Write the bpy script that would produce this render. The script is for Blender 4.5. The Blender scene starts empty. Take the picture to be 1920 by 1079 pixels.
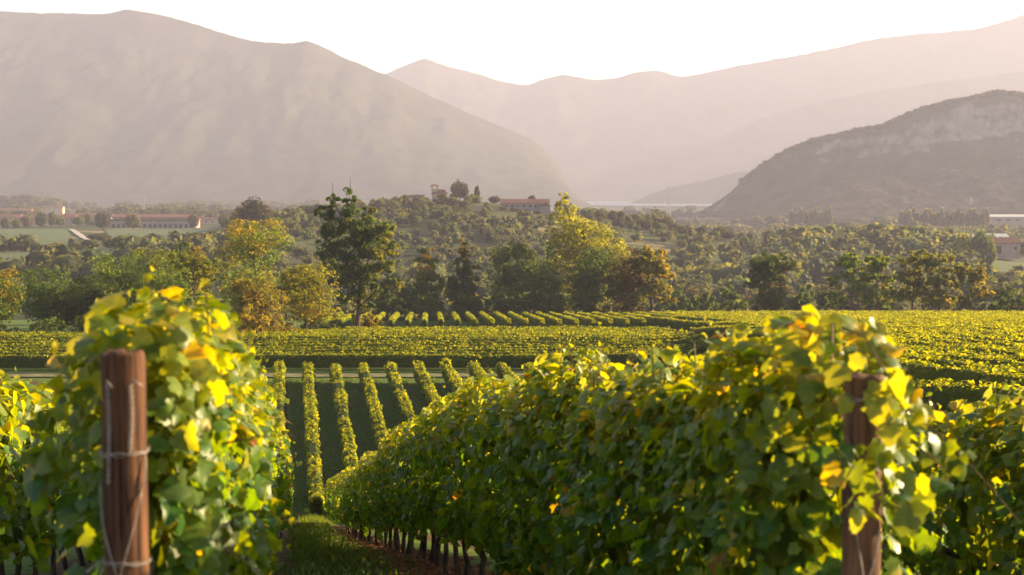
import bpy, math
import numpy as np
from mathutils import Matrix, Vector

# ------------------------------------------------------------------ camera, sky, sun, exposure
scene = bpy.context.scene
COL = scene.collection
F = 50.0 / 36.0 * 1920.0                 # focal length in photo pixels
YH = 362.0                               # photo row of the horizon
PITCH = math.atan((539.5 - YH) / F)
cam_data = bpy.data.cameras.new("camera")
cam_data.lens = 50.0
cam_data.sensor_width = 36.0
cam_data.clip_start = 0.05
cam_data.clip_end = 60000.0
cam_data.dof.use_dof = True
cam_data.dof.focus_distance = 26.0
cam_data.dof.aperture_fstop = 4.0
cam = bpy.data.objects.new("camera", cam_data)
COL.objects.link(cam)
cam.location = (0, 0, 0)
cam.rotation_euler = (math.pi / 2 - PITCH, 0, 0)
scene.camera = cam

SUN_AZ = math.radians(70.0)              # clockwise from the viewing direction
SUN_EL = math.radians(16.0)
world = bpy.data.worlds.new("World")
scene.world = world
world.use_nodes = True
wnt = world.node_tree
wnt.nodes.clear()
w_out = wnt.nodes.new("ShaderNodeOutputWorld")
w_bg = wnt.nodes.new("ShaderNodeBackground")
w_sky = wnt.nodes.new("ShaderNodeTexSky")
w_sky.sky_type = 'NISHITA'
w_sky.sun_disc = False
w_sky.sun_elevation = SUN_EL
w_sky.sun_rotation = SUN_AZ
w_sky.altitude = 200
w_sky.air_density = 1.0
w_sky.dust_density = 1.0
w_sky.ozone_density = 1.0
w_bg.inputs["Strength"].default_value = 0.05
wnt.links.new(w_sky.outputs[0], w_bg.inputs[0])
wnt.links.new(w_bg.outputs[0], w_out.inputs[0])

sun_data = bpy.data.lights.new("sun", 'SUN')
sun_data.energy = 5.0
sun_data.angle = math.radians(0.6)
sun_data.color = (1.0, 0.74, 0.40)
sun = bpy.data.objects.new("sun", sun_data)
COL.objects.link(sun)
sdir = Vector((math.sin(SUN_AZ) * math.cos(SUN_EL), math.cos(SUN_AZ) * math.cos(SUN_EL), math.sin(SUN_EL)))
sun.rotation_euler = sdir.to_track_quat('Z', 'Y').to_euler()
sun.location = (200, 100, 120)

scene.view_settings.view_transform = 'Standard'
scene.view_settings.look = 'None'
scene.view_settings.exposure = 2.28
scene.view_settings.gamma = 1.0
scene.view_settings.use_curve_mapping = False
scene.render.engine = 'CYCLES'
cy = scene.cycles
cy.use_denoising = True
cy.max_bounces = 6
cy.diffuse_bounces = 3
cy.glossy_bounces = 2
cy.transmission_bounces = 4
cy.volume_bounces = 1
cy.transparent_max_bounces = 8
cy.sample_clamp_indirect = 6.0

HAZE_DENSITY = 1.22e-4

# ------------------------------------------------------------------ helpers
def rng_(seed):
    return np.random.default_rng(seed)

def _hash(ix, iy, iz, seed):
    h = (ix.astype(np.int64) * 374761393 + iy.astype(np.int64) * 668265263 + iz.astype(np.int64) * 2147483647 + seed * 974711) & 0xFFFFFFFF
    h = ((h ^ (h >> 13)) * 1274126177) & 0xFFFFFFFF
    h = ((h ^ (h >> 16)) * 2246822519) & 0xFFFFFFFF
    h = h ^ (h >> 15)
    return (h & 0xFFFFFF) / float(0xFFFFFF) * 2 - 1

def vnoise(x, y, z=None, seed=0):
    x = np.asarray(x, float); y = np.asarray(y, float)
    z = np.zeros_like(x + y) if z is None else np.asarray(z, float)
    x, y, z = np.broadcast_arrays(x, y, z)
    ix, iy, iz = np.floor(x), np.floor(y), np.floor(z)
    fx, fy, fz = x - ix, y - iy, z - iz
    sx, sy, sz = [f * f * (3 - 2 * f) for f in (fx, fy, fz)]
    def c(a, b, d): return _hash(ix + a, iy + b, iz + d, seed)
    x00 = c(0,0,0) * (1 - sx) + c(1,0,0) * sx
    x10 = c(0,1,0) * (1 - sx) + c(1,1,0) * sx
    x01 = c(0,0,1) * (1 - sx) + c(1,0,1) * sx
    x11 = c(0,1,1) * (1 - sx) + c(1,1,1) * sx
    return (x00 * (1 - sy) + x10 * sy) * (1 - sz) + (x01 * (1 - sy) + x11 * sy) * sz

def fbm(x, y, octaves=4, seed=0, gain=0.5, ridged=False):
    s = 0.0; a = 1.0; t = 0.0; f = 1.0
    for o in range(octaves):
        n = vnoise(np.asarray(x) * f, np.asarray(y) * f, None, seed + o * 17)
        if ridged: n = 1 - 2 * np.abs(n)
        s = s + a * n; t += a; a *= gain; f *= 2.03
    return s / t

def sstep(a, b, x):
    t = np.clip((np.asarray(x, float) - a) / (b - a), 0, 1)
    return t * t * (3 - 2 * t)

def px(x, y, d):
    """World point at forward distance d that the photo shows at pixel (x, y)."""
    u = (x - 960.0) / F; v = -(y - 539.5) / F
    cp, sp = math.cos(PITCH), math.sin(PITCH)
    fy = cp + v * sp; fz = -sp + v * cp
    k = d / fy
    return Vector((u * k, d, fz * k))

def px_x(x, d, y=560.0):
    return px(x, y, d).x

class Acc:
    """Collects triangles with a colour per vertex, then becomes one mesh."""
    def __init__(self):
        self.v = []; self.f = []; self.c = []; self.n = 0
    def add(self, v, f, c=None):
        v = np.asarray(v, float).reshape(-1, 3); f = np.asarray(f, np.int64).reshape(-1, 3)
        if c is None: c = np.ones((len(v), 3)) * 0.5
        c = np.asarray(c, float)
        if c.ndim == 1: c = np.tile(c, (len(v), 1))
        self.v.append(v); self.f.append(f + self.n); self.c.append(c); self.n += len(v)
    def quads(self, v, q, c=None):
        q = np.asarray(q, np.int64).reshape(-1, 4)
        self.add(v, np.concatenate([q[:, [0, 1, 2]], q[:, [0, 2, 3]]]), c)
    def box(self, x0, x1, y0, y1, z0, z1, c=None):
        v = [(x0,y0,z0),(x1,y0,z0),(x1,y1,z0),(x0,y1,z0),(x0,y0,z1),(x1,y0,z1),(x1,y1,z1),(x0,y1,z1)]
        self.quads(v, [(0,3,2,1),(4,5,6,7),(0,1,5,4),(1,2,6,5),(2,3,7,6),(3,0,4,7)], c)
    def tube(self, pts, radii, sides=6, c=None, cap=True):
        pts = np.asarray(pts, float); n = len(pts)
        radii = np.broadcast_to(np.asarray(radii, float), (n,))
        tg = np.gradient(pts, axis=0); tg /= np.linalg.norm(tg, axis=1)[:, None] + 1e-9
        ref = np.array([0.31, 0.95, 0.05]) if abs(tg[:, 1]).mean() < 0.8 else np.array([0.98, 0.1, 0.17])
        a = np.cross(tg, ref); a /= np.linalg.norm(a, axis=1)[:, None] + 1e-9
        b = np.cross(tg, a)
        th = np.arange(sides) / sides * 2 * math.pi
        v = pts[:, None, :] + radii[:, None, None] * (np.cos(th)[None, :, None] * a[:, None, :] + np.sin(th)[None, :, None] * b[:, None, :])
        v = v.reshape(-1, 3); q = []
        for i in range(n - 1):
            for k in range(sides):
                k2 = (k + 1) % sides
                q.append((i*sides + k, i*sides + k2, (i+1)*sides + k2, (i+1)*sides + k))
        f = np.array(q); f = np.concatenate([f[:, [0, 1, 2]], f[:, [0, 2, 3]]])
        if cap:
            e = [(0, k + 1, k) for k in range(1, sides - 1)]
            o = (n - 1) * sides
            e += [(o, o + k, o + k + 1) for k in range(1, sides - 1)]
            f = np.concatenate([f, np.array(e)])
        self.add(v, f, c)
    def mesh(self, name, smooth=False):
        v = np.concatenate(self.v); f = np.concatenate(self.f); c = np.concatenate(self.c)
        me = bpy.data.meshes.new(name)
        me.vertices.add(len(v)); me.vertices.foreach_set("co", v.astype(np.float32).ravel())
        me.loops.add(len(f) * 3); me.loops.foreach_set("vertex_index", f.astype(np.int32).ravel())
        me.polygons.add(len(f)); me.polygons.foreach_set("loop_start", (np.arange(len(f)) * 3).astype(np.int32))
        me.update(calc_edges=True)
        at = me.attributes.new("Col", 'FLOAT_COLOR', 'POINT')
        at.data.foreach_set("color", np.concatenate([c, np.ones((len(c), 1))], 1).astype(np.float32).ravel())
        me.polygons.foreach_set("use_smooth", np.full(len(f), bool(smooth)))
        me.validate()
        return me

def link(name, me, mat, parent=None):
    o = bpy.data.objects.new(name, me)
    COL.objects.link(o)
    if mat is not None and len(me.materials) == 0: me.materials.append(mat)
    if parent is not None: o.parent = parent
    return o

def tag(o, label, cat, group=None, kind=None):
    o["label"] = label
    if cat: o["category"] = cat
    if group: o["group"] = group
    if kind: o["kind"] = kind
    return o

def struct(o, label=None, kind="structure"):
    o["kind"] = kind
    if label: o["label"] = label
    return o

def empty(name, loc, rz=0.0):
    o = bpy.data.objects.new(name, None)
    COL.objects.link(o)
    o.location = loc; o.rotation_euler = (0, 0, rz); o.empty_display_size = 0.3
    return o

# ------------------------------------------------------------------ materials
def new_mat(name):
    m = bpy.data.materials.new(name); m.use_nodes = True
    nt = m.node_tree; nt.nodes.clear()
    out = nt.nodes.new("ShaderNodeOutputMaterial")
    return m, nt, out

class NB:
    """A small node builder."""
    def __init__(self, nt): self.nt = nt
    def node(self, t, **kw):
        n = self.nt.nodes.new(t)
        for k, v in kw.items(): setattr(n, k, v)
        return n
    def put(self, sock, v):
        if hasattr(v, "is_linked") or isinstance(v, bpy.types.NodeSocket): self.nt.links.new(v, sock)
        else: sock.default_value = v
    def math(self, op, a, b=0.0, clamp=False):
        n = self.node("ShaderNodeMath", operation=op, use_clamp=clamp)
        self.put(n.inputs[0], a); self.put(n.inputs[1], b); return n.outputs[0]
    def ramp(self, v, a, b, lo=0.0, hi=1.0):
        n = self.node("ShaderNodeMapRange", interpolation_type='SMOOTHSTEP')
        for i, s in enumerate((v, a, b, lo, hi)): self.put(n.inputs[i], s)
        return n.outputs[0]
    def mix(self, f, a, b, mode='MIX'):
        n = self.node("ShaderNodeMix", data_type='RGBA', blend_type=mode)
        self.put(n.inputs[0], f)
        self.put(n.inputs[6], a if not isinstance(a, tuple) else (*a, 1)); self.put(n.inputs[7], b if not isinstance(b, tuple) else (*b, 1))
        return n.outputs[2]
    def noise(self, vec, scale, detail=4.0, rough=0.55):
        n = self.node("ShaderNodeTexNoise"); n.inputs["Scale"].default_value = scale
        n.inputs["Detail"].default_value = detail; n.inputs["Roughness"].default_value = rough
        if vec is not None: self.nt.links.new(vec, n.inputs["Vector"])
        return n.outputs["Fac"]
    def pos(self):
        return self.node("ShaderNodeNewGeometry").outputs["Position"]
    def scalev(self, vec, s):
        n = self.node("ShaderNodeVectorMath", operation='MULTIPLY')
        self.nt.links.new(vec, n.inputs[0]); n.inputs[1].default_value = s; return n.outputs[0]

def leaf_mat(name, trans=0.4, tcol=(1.3, 1.25, 0.35), rough=0.42, spec=0.35, vary=0.0, bump=False):
    m, nt, out = new_mat(name); b = NB(nt)
    at = b.node("ShaderNodeAttribute", attribute_name="Col")
    col = at.outputs["Color"]
    if vary:
        oi = b.node("ShaderNodeObjectInfo")
        hs = b.node("ShaderNodeHueSaturation")
        nt.links.new(b.ramp(oi.outputs["Random"], 0, 1, 0.5 - 0.05 * vary, 0.5 + 0.02 * vary), hs.inputs["Hue"])
        r2 = b.math('FRACT', b.math('MULTIPLY', oi.outputs["Random"], 7.31))
        nt.links.new(b.ramp(r2, 0, 1, 1 - 0.35 * vary, 1 + 0.35 * vary), hs.inputs["Value"])
        nt.links.new(col, hs.inputs["Color"]); col = hs.outputs[0]
    if bump:
        tc = b.node("ShaderNodeNewGeometry").outputs["Position"]
        col = b.mix(b.ramp(b.noise(tc, 28.0, 3.0), 0.38, 0.68), col, b.mix(1.0, col, (1.5, 1.35, 0.9), 'MULTIPLY'))
    p = b.node("ShaderNodeBsdfPrincipled")
    nt.links.new(col, p.inputs["Base Color"])
    p.inputs["Roughness"].default_value = rough
    p.inputs["Specular IOR Level"].default_value = spec
    t = b.node("ShaderNodeBsdfTranslucent")
    nt.links.new(b.mix(1.0, col, tcol, 'MULTIPLY'), t.inputs["Color"])
    mx = b.node("ShaderNodeMixShader"); mx.inputs[0].default_value = trans
    nt.links.new(p.outputs[0], mx.inputs[1]); nt.links.new(t.outputs[0], mx.inputs[2])
    nt.links.new(mx.outputs[0], out.inputs["Surface"])
    return m

def plain_mat(name, col, rough=0.85, var=0.25, scale=3.0, spec=0.2, stretch=None, col2=None):
    m, nt, out = new_mat(name); b = NB(nt)
    tc = b.node("ShaderNodeTexCoord").outputs["Object"]
    if stretch: tc = b.scalev(tc, stretch)
    n = b.noise(tc, scale, 6.0, 0.62)
    c2 = col2 or tuple(c * (1 - 2 * var) for c in col)
    c = b.mix(b.ramp(n, 0.3, 0.7), c2, tuple(min(1, k * (1 + var)) for k in col))
    p = b.node("ShaderNodeBsdfPrincipled")
    nt.links.new(c, p.inputs["Base Color"])
    p.inputs["Roughness"].default_value = rough; p.inputs["Specular IOR Level"].default_value = spec
    bp = b.node("ShaderNodeBump"); bp.inputs["Strength"].default_value = 0.35; bp.inputs["Distance"].default_value = 0.01
    nt.links.new(n, bp.inputs["Height"]); nt.links.new(bp.outputs[0], p.inputs["Normal"])
    nt.links.new(p.outputs[0], out.inputs["Surface"])
    return m

M_VINE = leaf_mat("vine_leaf", 0.42, (5.4, 3.3, 0.18), 0.42, 0.36, bump=True)
M_VINE_FAR = leaf_mat("vine_leaf_distant", 0.5, (5.0, 2.95, 0.22), 0.7, 0.15)
M_TREE = leaf_mat("tree_leaf", 0.5, (3.3, 2.8, 0.5), 0.6, 0.2)
M_WOODS = leaf_mat("woodland_leaf", 0.38, (2.2, 2.0, 0.6), 0.7, 0.15, vary=1.0)
M_GRASS = leaf_mat("grass_blade", 0.4, (1.6, 1.5, 0.4), 0.6, 0.2)
M_LITTER = leaf_mat("fallen_leaf", 0.1, (1, 1, 1), 0.8, 0.1)
M_BARK = plain_mat("bark", (0.10, 0.07, 0.05), 0.9, 0.35, 6.0, stretch=(1, 1, 0.25))
M_VBARK = plain_mat("vine_bark", (0.09, 0.065, 0.05), 0.9, 0.4, 30.0, stretch=(1, 1, 0.15))
M_CANE = plain_mat("vine_cane", (0.20, 0.13, 0.05), 0.7, 0.3, 30.0)
M_POST = plain_mat("treated_post_wood", (0.11, 0.050, 0.027), 0.85, 0.45, 9.0, stretch=(7, 7, 0.35), col2=(0.018, 0.010, 0.008))
M_POST2 = plain_mat("weathered_post_wood", (0.19, 0.095, 0.055), 0.8, 0.3, 9.0, stretch=(4.5, 4.5, 0.35), col2=(0.06, 0.03, 0.022))
M_WIRE = plain_mat("galvanised_wire", (0.26, 0.22, 0.20), 0.5, 0.2, 40.0, spec=0.5)
M_WALL_OCHRE = plain_mat("ochre_plaster", (0.50, 0.38, 0.24), 0.9, 0.1, 0.6)
M_WALL_WHITE = plain_mat("pale_plaster", (0.30, 0.25, 0.215), 0.9, 0.08, 0.4)
M_WALL_PINK = plain_mat("pinkish_concrete", (0.36, 0.28, 0.25), 0.9, 0.08, 0.3)
M_ROOF = plain_mat("clay_roof_tile", (0.22, 0.105, 0.08), 0.9, 0.2, 1.2)
M_ROOF_WHITE = plain_mat("white_roof_sheet", (0.48, 0.46, 0.44), 0.5, 0.05, 0.3)
M_GLASS = plain_mat("dark_window_glass", (0.03, 0.03, 0.035), 0.15, 0.1, 1.0, spec=0.5)
M_SHUTTER = plain_mat("brown_wood", (0.10, 0.06, 0.04), 0.8, 0.2, 4.0)
M_STEEL = plain_mat("grey_steel", (0.35, 0.34, 0.33), 0.5, 0.1, 1.0, spec=0.5)

# ------------------------------------------------------------------ terrain
T_ROW = (960.0 - 547.0) / F              # near rows drift to the left as they go away
ANG = math.atan(T_ROW)
T_HUMP = (960.0 - 807.0) / F
_kd = np.array([-4000, -300, -60, -10, 0, 4, 7, 11, 18, 26, 40, 60, 80, 88, 96, 121, 144, 150, 170, 195, 225, 270, 300, 400, 520, 700])
_kz = np.array([8, 8, 4, -0.2, -1.5, -2.15, -2.68, -3.32, -4.72, -6.62, -9.82, -14.2, -19.1, -21.2, -22.1, -20.4, -18.95, -19.05, -19.0, -20.5, -21.9, -24.6, -26.8, -35, -40, -42])
_gd = np.arange(-4000, 701, 1.0)
_gz = np.interp(_gd, _kd, _kz)
_ker = np.exp(-np.linspace(-2, 2, 9) ** 2); _ker /= _ker.sum()
_gz = np.convolve(np.pad(_gz, 4, mode='edge'), _ker, 'valid')

FLANK_D = [0, 48, 100, 150, 180, 330]; FLANK_X = [9, 9.5, 12, 17, 20, 21]     # foot of the flank on the right
def ground_z(x, y):
    x = np.asarray(x, float); y = np.asarray(y, float)
    z = np.interp(y, _gd, _gz)
    # the flank on the right, falling evenly away from the viewer
    zD = -5.1 - 0.0714 * y
    xb = np.interp(y, FLANK_D, FLANK_X)
    w = sstep(0, 9, x - xb) * sstep(26, 46, y) * (1 - sstep(270, 330, y)) * (1 - sstep(150, 260, x) * 0.5)
    z = z * (1 - w) + zD * w
    z = z - 0.07 * np.clip(x, 0, 8) * (1 - sstep(14, 40, y))
    z = z + 0.12 * fbm(x * 0.12, y * 0.12, 3, 5) * sstep(20, 40, y)
    # the valley floor
    side = x / np.maximum(y, 1.0)
    zp = -42.0 + 12.0 * (1 - sstep(-0.2, -0.08, side)) * sstep(400, 650, y) * (1 - sstep(1500, 2300, y))
    zp = zp + 1.6 * fbm(x / 180.0, y / 180.0, 3, 11)
    wp = sstep(290, 560, y)
    z = z * (1 - wp) + zp * wp
    z = z + 8.5 * sstep(1600, 2900, y)
    # hill with the tower house, wooded rise on the right
    dx = x + 48.0; dx = np.where(dx > 0, dx / 125.0, dx / 105.0); dy = (y - 905.0) / np.where(y < 905, 230.0, 330.0)
    z = z + 36.5 * np.exp(-(np.abs(dx) ** 2.2) - dy ** 2)
    z = z + 9.0 * np.exp(-(((x - 90) / 60.0) ** 2) - ((y - 880) / 120.0) ** 2)
    z = z + 13.0 * np.exp(-(((x - 205) / 95.0) ** 2) - ((y - 830) / 150.0) ** 2)
    z = z + 10.0 * np.exp(-(((x + 600) / 420.0) ** 2) - ((y - 2300) / 350.0) ** 2)
    return z

def gz(x, y): return float(ground_z(x, y))

def ground_material():
    m, nt, out = new_mat("ground_cover"); b = NB(nt)
    P = b.pos(); s = b.node("ShaderNodeSeparateXYZ"); nt.links.new(P, s.inputs[0])
    x, y = s.outputs[0], s.outputs[1]
    n_big = b.noise(P, 0.012, 4.0); n_mid = b.noise(P, 0.35, 5.0); n_fine = b.noise(P, 3.5, 5.0, 0.7)
    grass = b.mix(b.ramp(n_fine, 0.3, 0.7), (0.045, 0.090, 0.016), (0.13, 0.18, 0.036))
    grass = b.mix(b.ramp(n_mid, 0.52, 0.72), grass, (0.11, 0.12, 0.035))
    soil = b.mix(b.ramp(n_fine, 0.3, 0.75), (0.055, 0.032, 0.022), (0.13, 0.080, 0.052))
    # bare strips under the vine rows
    u = b.math('ADD', b.math('MULTIPLY', x, math.cos(ANG)), b.math('MULTIPLY', y, math.sin(ANG)))
    def strips(off, sp, halfw):
        q = b.math('DIVIDE', b.math('SUBTRACT', u, off), sp)
        fr = b.math('ABSOLUTE', b.math('SUBTRACT', b.math('FRACT', b.math('ADD', q, 0.5)), 0.5))
        dd = b.math('ADD', b.math('MULTIPLY', fr, sp), b.math('MULTIPLY', b.math('SUBTRACT', n_mid, 0.5), 0.5))
        return b.math('SUBTRACT', 1.0, b.ramp(dd, halfw - 0.12, halfw + 0.1))
    near = b.math('MULTIPLY', strips(U_NEAR0, U_NEAR_SP, 0.42), b.math('SUBTRACT', 1.0, b.ramp(y, 62, 66)))
    low = b.math('MULTIPLY', strips(U_LOW0 + 0.35, U_LOW_SP, 0.48), b.math('MULTIPLY', b.ramp(y, 91, 93), b.math('SUBTRACT', 1.0, b.ramp(y, 142, 144))))
    c = b.mix(b.math('ADD', near, low, True), grass, soil)
    # valley floor: scrub, meadow and stubble
    far = b.mix(b.ramp(n_big, 0.42, 0.5), (0.040, 0.046, 0.020), (0.066, 0.072, 0.028))
    far = b.mix(b.ramp(n_big, 0.58, 0.64), far, (0.20, 0.165, 0.075))
    c = b.mix(b.ramp(y, 300, 420), c, far)
    p = b.node("ShaderNodeBsdfPrincipled"); nt.links.new(c, p.inputs["Base Color"])
    p.inputs["Roughness"].default_value = 0.95; p.inputs["Specular IOR Level"].default_value = 0.1
    bp = b.node("ShaderNodeBump"); bp.inputs["Strength"].default_value = 0.6; bp.inputs["Distance"].default_value = 0.06
    nt.links.new(n_fine, bp.inputs["Height"]); nt.links.new(bp.outputs[0], p.inputs["Normal"])
    nt.links.new(p.outputs[0], out.inputs["Surface"])
    return m

# near block: rows as X = c - T_ROW * d
C_LEFT = -1.028 + T_ROW * 3.77
C_RIGHT = 1.05 + T_ROW * 4.27
C_SP = C_RIGHT - C_LEFT
U_NEAR0 = C_LEFT * math.cos(ANG); U_NEAR_SP = C_SP * math.cos(ANG)
# lower block
LOW_C0 = px_x(575, 144) + T_ROW * 144; LOW_SPX = 2.80
U_LOW0 = LOW_C0 * math.cos(ANG); U_LOW_SP = LOW_SPX * math.cos(ANG)

def build_ground():
    rr = np.concatenate([[0.0], np.geomspace(1.2, 23000.0, 270)])
    th = np.concatenate([np.linspace(-180, -40, 40, endpoint=False), np.linspace(-40, 40, 210, endpoint=False), np.linspace(40, 180, 40, endpoint=False)])
    th = np.radians(th)
    R, TH = np.meshgrid(rr, th, indexing='ij')
    X = R * np.sin(TH); Y = R * np.cos(TH); Z = ground_z(X, Y)
    n, m = R.shape
    idx = np.arange(n * m).reshape(n, m)
    nx = np.roll(idx, -1, axis=1)
    q = np.stack([idx[:-1], nx[:-1], nx[1:], idx[1:]], -1).reshape(-1, 4)
    a = Acc(); a.quads(np.stack([X, Y, Z], -1).reshape(-1, 3), q[:, ::-1])
    o = link("ground", a.mesh("ground", True), ground_material())
    struct(o, "grassy vineyard slope running down to the wooded valley floor")
build_ground()

def drape(name, poly_px, mat, lift, nu=30, nv=12, label=None, world_pts=None):
    """A sheet over the terrain, between a near and a far edge given as world points."""
    (a, b_, c, d) = world_pts
    U, V = np.meshgrid(np.linspace(0, 1, nu), np.linspace(0, 1, nv), indexing='ij')
    P = [None, None]
    for k in (0, 1):
        P[k] = (a[k] * (1 - U) + b_[k] * U) * (1 - V) + (d[k] * (1 - U) + c[k] * U) * V
    wob = fbm(P[0] * 0.5, P[1] * 0.5, 2, 3)
    Z = ground_z(P[0], P[1]) + lift
    idx = np.arange(nu * nv).reshape(nu, nv)
    q = np.stack([idx[:-1, :-1], idx[1:, :-1], idx[1:, 1:], idx[:-1, 1:]], -1).reshape(-1, 4)
    ac = Acc(); ac.quads(np.stack([P[0], P[1], Z], -1).reshape(-1, 3), q)
    return struct(link(name, ac.mesh(name, True), mat), label)

M_TRACK = plain_mat("pale_track", (0.17, 0.165, 0.085), 0.95, 0.2, 0.8)
M_FIELD = plain_mat("green_field", (0.085, 0.115, 0.045), 0.95, 0.15, 0.05, stretch=(0.3, 4.0, 1))
M_STUBBLE = plain_mat("stubble_field", (0.42, 0.32, 0.15), 0.95, 0.1, 0.05)
M_ROAD = plain_mat("pale_road", (0.40, 0.36, 0.31), 0.95, 0.1, 0.3)
drape("path", None, M_TRACK, 0.10, 80, 4, "pale grass track crossing between the lower vine rows and the cross rows",
      world_pts=((-60, 145.4), (34, 145.4), (34, 149.0), (-60, 149.0)))
drape("path", None, M_STUBBLE, 0.12, 80, 4, "pale mown strip along the far edge of the vineyard below the trees",
      world_pts=((-5, 277), (115, 277), (115, 283), (-5, 281)))

# ------------------------------------------------------------------ mountains, lake
def mountain_mat(name, rock_lo, rock_hi, rock_amt, scale, forest=(0.024, 0.025, 0.016), n2w=0.22, strata=1.0):
    m, nt, out = new_mat(name); b = NB(nt)
    P = b.pos()
    n1 = b.noise(b.scalev(P, (1, 1, strata)), scale, 8.0, 0.62); n2 = b.noise(b.scalev(P, (1, 1, 0.35)), scale * 5, 6.0, 0.65)
    geo = b.node("ShaderNodeNewGeometry"); s = b.node("ShaderNodeSeparateXYZ"); nt.links.new(geo.outputs["Normal"], s.inputs[0])
    steep = b.math('SUBTRACT', 1.0, s.outputs[2])
    f = b.math('ADD', b.math('MULTIPLY', n1, 0.9), b.math('MULTIPLY', steep, 0.55))
    rockmask = b.ramp(b.math('ADD', f, b.math('MULTIPLY', n2, n2w)), 1.0 - rock_amt, 1.12 - rock_amt)
    fo = b.mix(b.ramp(n2, 0.35, 0.65), forest, tuple(c * 1.9 for c in forest))
    ro = b.mix(b.ramp(n2, 0.3, 0.7), rock_lo, rock_hi)
    p = b.node("ShaderNodeBsdfPrincipled"); nt.links.new(b.mix(rockmask, fo, ro), p.inputs["Base Color"])
    p.inputs["Roughness"].default_value = 1.0; p.inputs["Specular IOR Level"].default_value = 0.0
    nt.links.new(p.outputs[0], out.inputs["Surface"])
    return m

def mountain(label, crest, D, front, back, mat, seed, rough=0.10, p=1.5, base=-37.0, nx=260, nt_=70, tree_bump=0.0, cliff=False, jag=2.2):
    cx = np.array([c[0] for c in crest], float); cyy = np.array([c[1] for c in crest], float)
    xs = np.linspace(cx[0], cx[-1], nx)
    ys = np.interp(xs, cx, cyy)
    k = np.exp(-np.linspace(-1.5, 1.5, 5) ** 2); k /= k.sum()
    ys = np.convolve(np.pad(ys, 2, mode='edge'), k, 'valid') + jag * fbm(xs / 26.0, 0 * xs, 4, seed + 50, 0.6)
    pts = np.array([px(a, b, D) for a, b in zip(xs, ys)])
    H = pts[:, 2] - base
    H = np.maximum(H, 0)
    ts = np.concatenate([np.linspace(-1, 0, nt_), np.linspace(0, 1, nt_ // 2)[1:]])
    X = np.repeat(pts[:, 0][:, None], len(ts), 1)
    tt = np.repeat(ts[None, :], nx, 0)
    Hh = np.repeat(H[:, None], len(ts), 1)
    g = np.maximum(1 - np.abs(tt), 0) ** p
    if cliff:                                  # a rock wall under the crest, then scree and woods
        wob = 0.10 * fbm(X / 160.0, 0 * X, 3, seed + 70)
        f = np.interp(-tt + np.where(tt < 0, wob * np.minimum(-tt * 4, 1), 0), [-1, 0, 0.10, 0.20, 0.42, 0.70, 1.0], [0, 1, 0.93, 0.60, 0.40, 0.18, 0.0])
        g = np.where(tt < 0, f, g)
    # the foot bends out and in: spurs and gullies
    L = max(front * 0.22, 60.0)
    sp = fbm(X / L, tt * front / (L * 2.5), 5, seed, 0.55, True)
    g = g + rough * sp * (np.abs(tt) ** 0.6) * (1 - np.abs(tt)) * 1.8
    sp2 = fbm(X / (L * 0.22), tt * front / (L * 0.5), 4, seed + 9, 0.55)
    g = g + rough * 0.35 * sp2 * np.minimum(np.abs(tt) * 5, 1) * (1 - np.abs(tt)) * 1.5
    g = np.clip(g, -0.02, 1.2)
    Y = D + np.where(tt < 0, tt * front, tt * back)
    Z = base + Hh * g
    if tree_bump:
        Z = Z + tree_bump * np.abs(vnoise(X / 9.0, Y / 9.0, None, seed + 3)) * (Hh > 20)
    Z = np.where(np.abs(tt) >= 1, base - 3, Z)
    n, mm = X.shape
    idx = np.arange(n * mm).reshape(n, mm)
    q = np.stack([idx[:-1, :-1], idx[1:, :-1], idx[1:, 1:], idx[:-1, 1:]], -1).reshape(-1, 4)
    a = Acc(); a.quads(np.stack([X, Y, Z], -1).reshape(-1, 3), q)
    o = link("mountain", a.mesh("mountain", True), mat)
    struct(o, label)
    return o

CREST_L = [(-900,120),(-600,70),(-300,30),(-120,24),(0,20),(40,23),(80,25),(140,25),(190,28),(235,18),(275,24),(320,32),(365,45),(410,61),(470,76),(530,82),(575,77),(605,88),(640,106),(700,131),(760,156),(830,192),(900,222),(960,246),(995,262),(1020,280),(1040,302),(1055,330),(1068,352),(1088,374),(1100,384)]
CREST_F = [(300,240),(450,190),(600,160),(700,148),(735,134),(765,121),(795,109),(812,116),(840,124),(880,134),(930,151),(985,161),(1015,150),(1055,140),(1100,149),(1145,150),(1190,136),(1230,131),(1275,144),(1310,140),(1380,125),(1450,112),(1520,100),(1590,85),(1640,73),(1700,66),(1760,61),(1830,55),(1880,41),(1920,27),(2050,5),(2300,20),(2700,90)]
CREST_R = [(1325,398),(1345,384),(1365,366),(1400,336),(1440,306),(1480,284),(1530,263),(1575,254),(1600,247),(1650,240),(1685,226),(1720,209),(1780,193),(1830,184),(1865,175),(1900,178),(1940,184),(2050,165),(2250,190),(2500,260),(2700,330)]
CREST_P = [(1170,386),(1200,372),(1240,358),(1290,345),(1340,334),(1390,322),(1460,318),(1600,330),(1800,390)]
CREST_S = [(1180,388),(1250,330),(1330,270),(1420,225),(1520,195),(1650,170),(1800,150),(1950,130),(2200,150),(2500,220)]
M_MTL = mountain_mat("mountain_forest_and_limestone", (0.07, 0.063, 0.055), (0.14, 0.128, 0.115), 0.10, 0.0022, strata=2.6)
M_MTF = mountain_mat("distant_mountain_forest", (0.10, 0.09, 0.08), (0.2, 0.18, 0.16), 0.05, 0.0012)
M_MTR = mountain_mat("cliff_limestone", (0.13, 0.105, 0.09), (0.26, 0.215, 0.19), 0.37, 0.0045, n2w=0.12, forest=(0.030, 0.028, 0.020))
mountain("broad hazy mountain filling the left side behind the valley", CREST_L, 4500, 1250, 1400, M_MTL, 3, 0.105, 1.4, nx=320, nt_=90)
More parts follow.
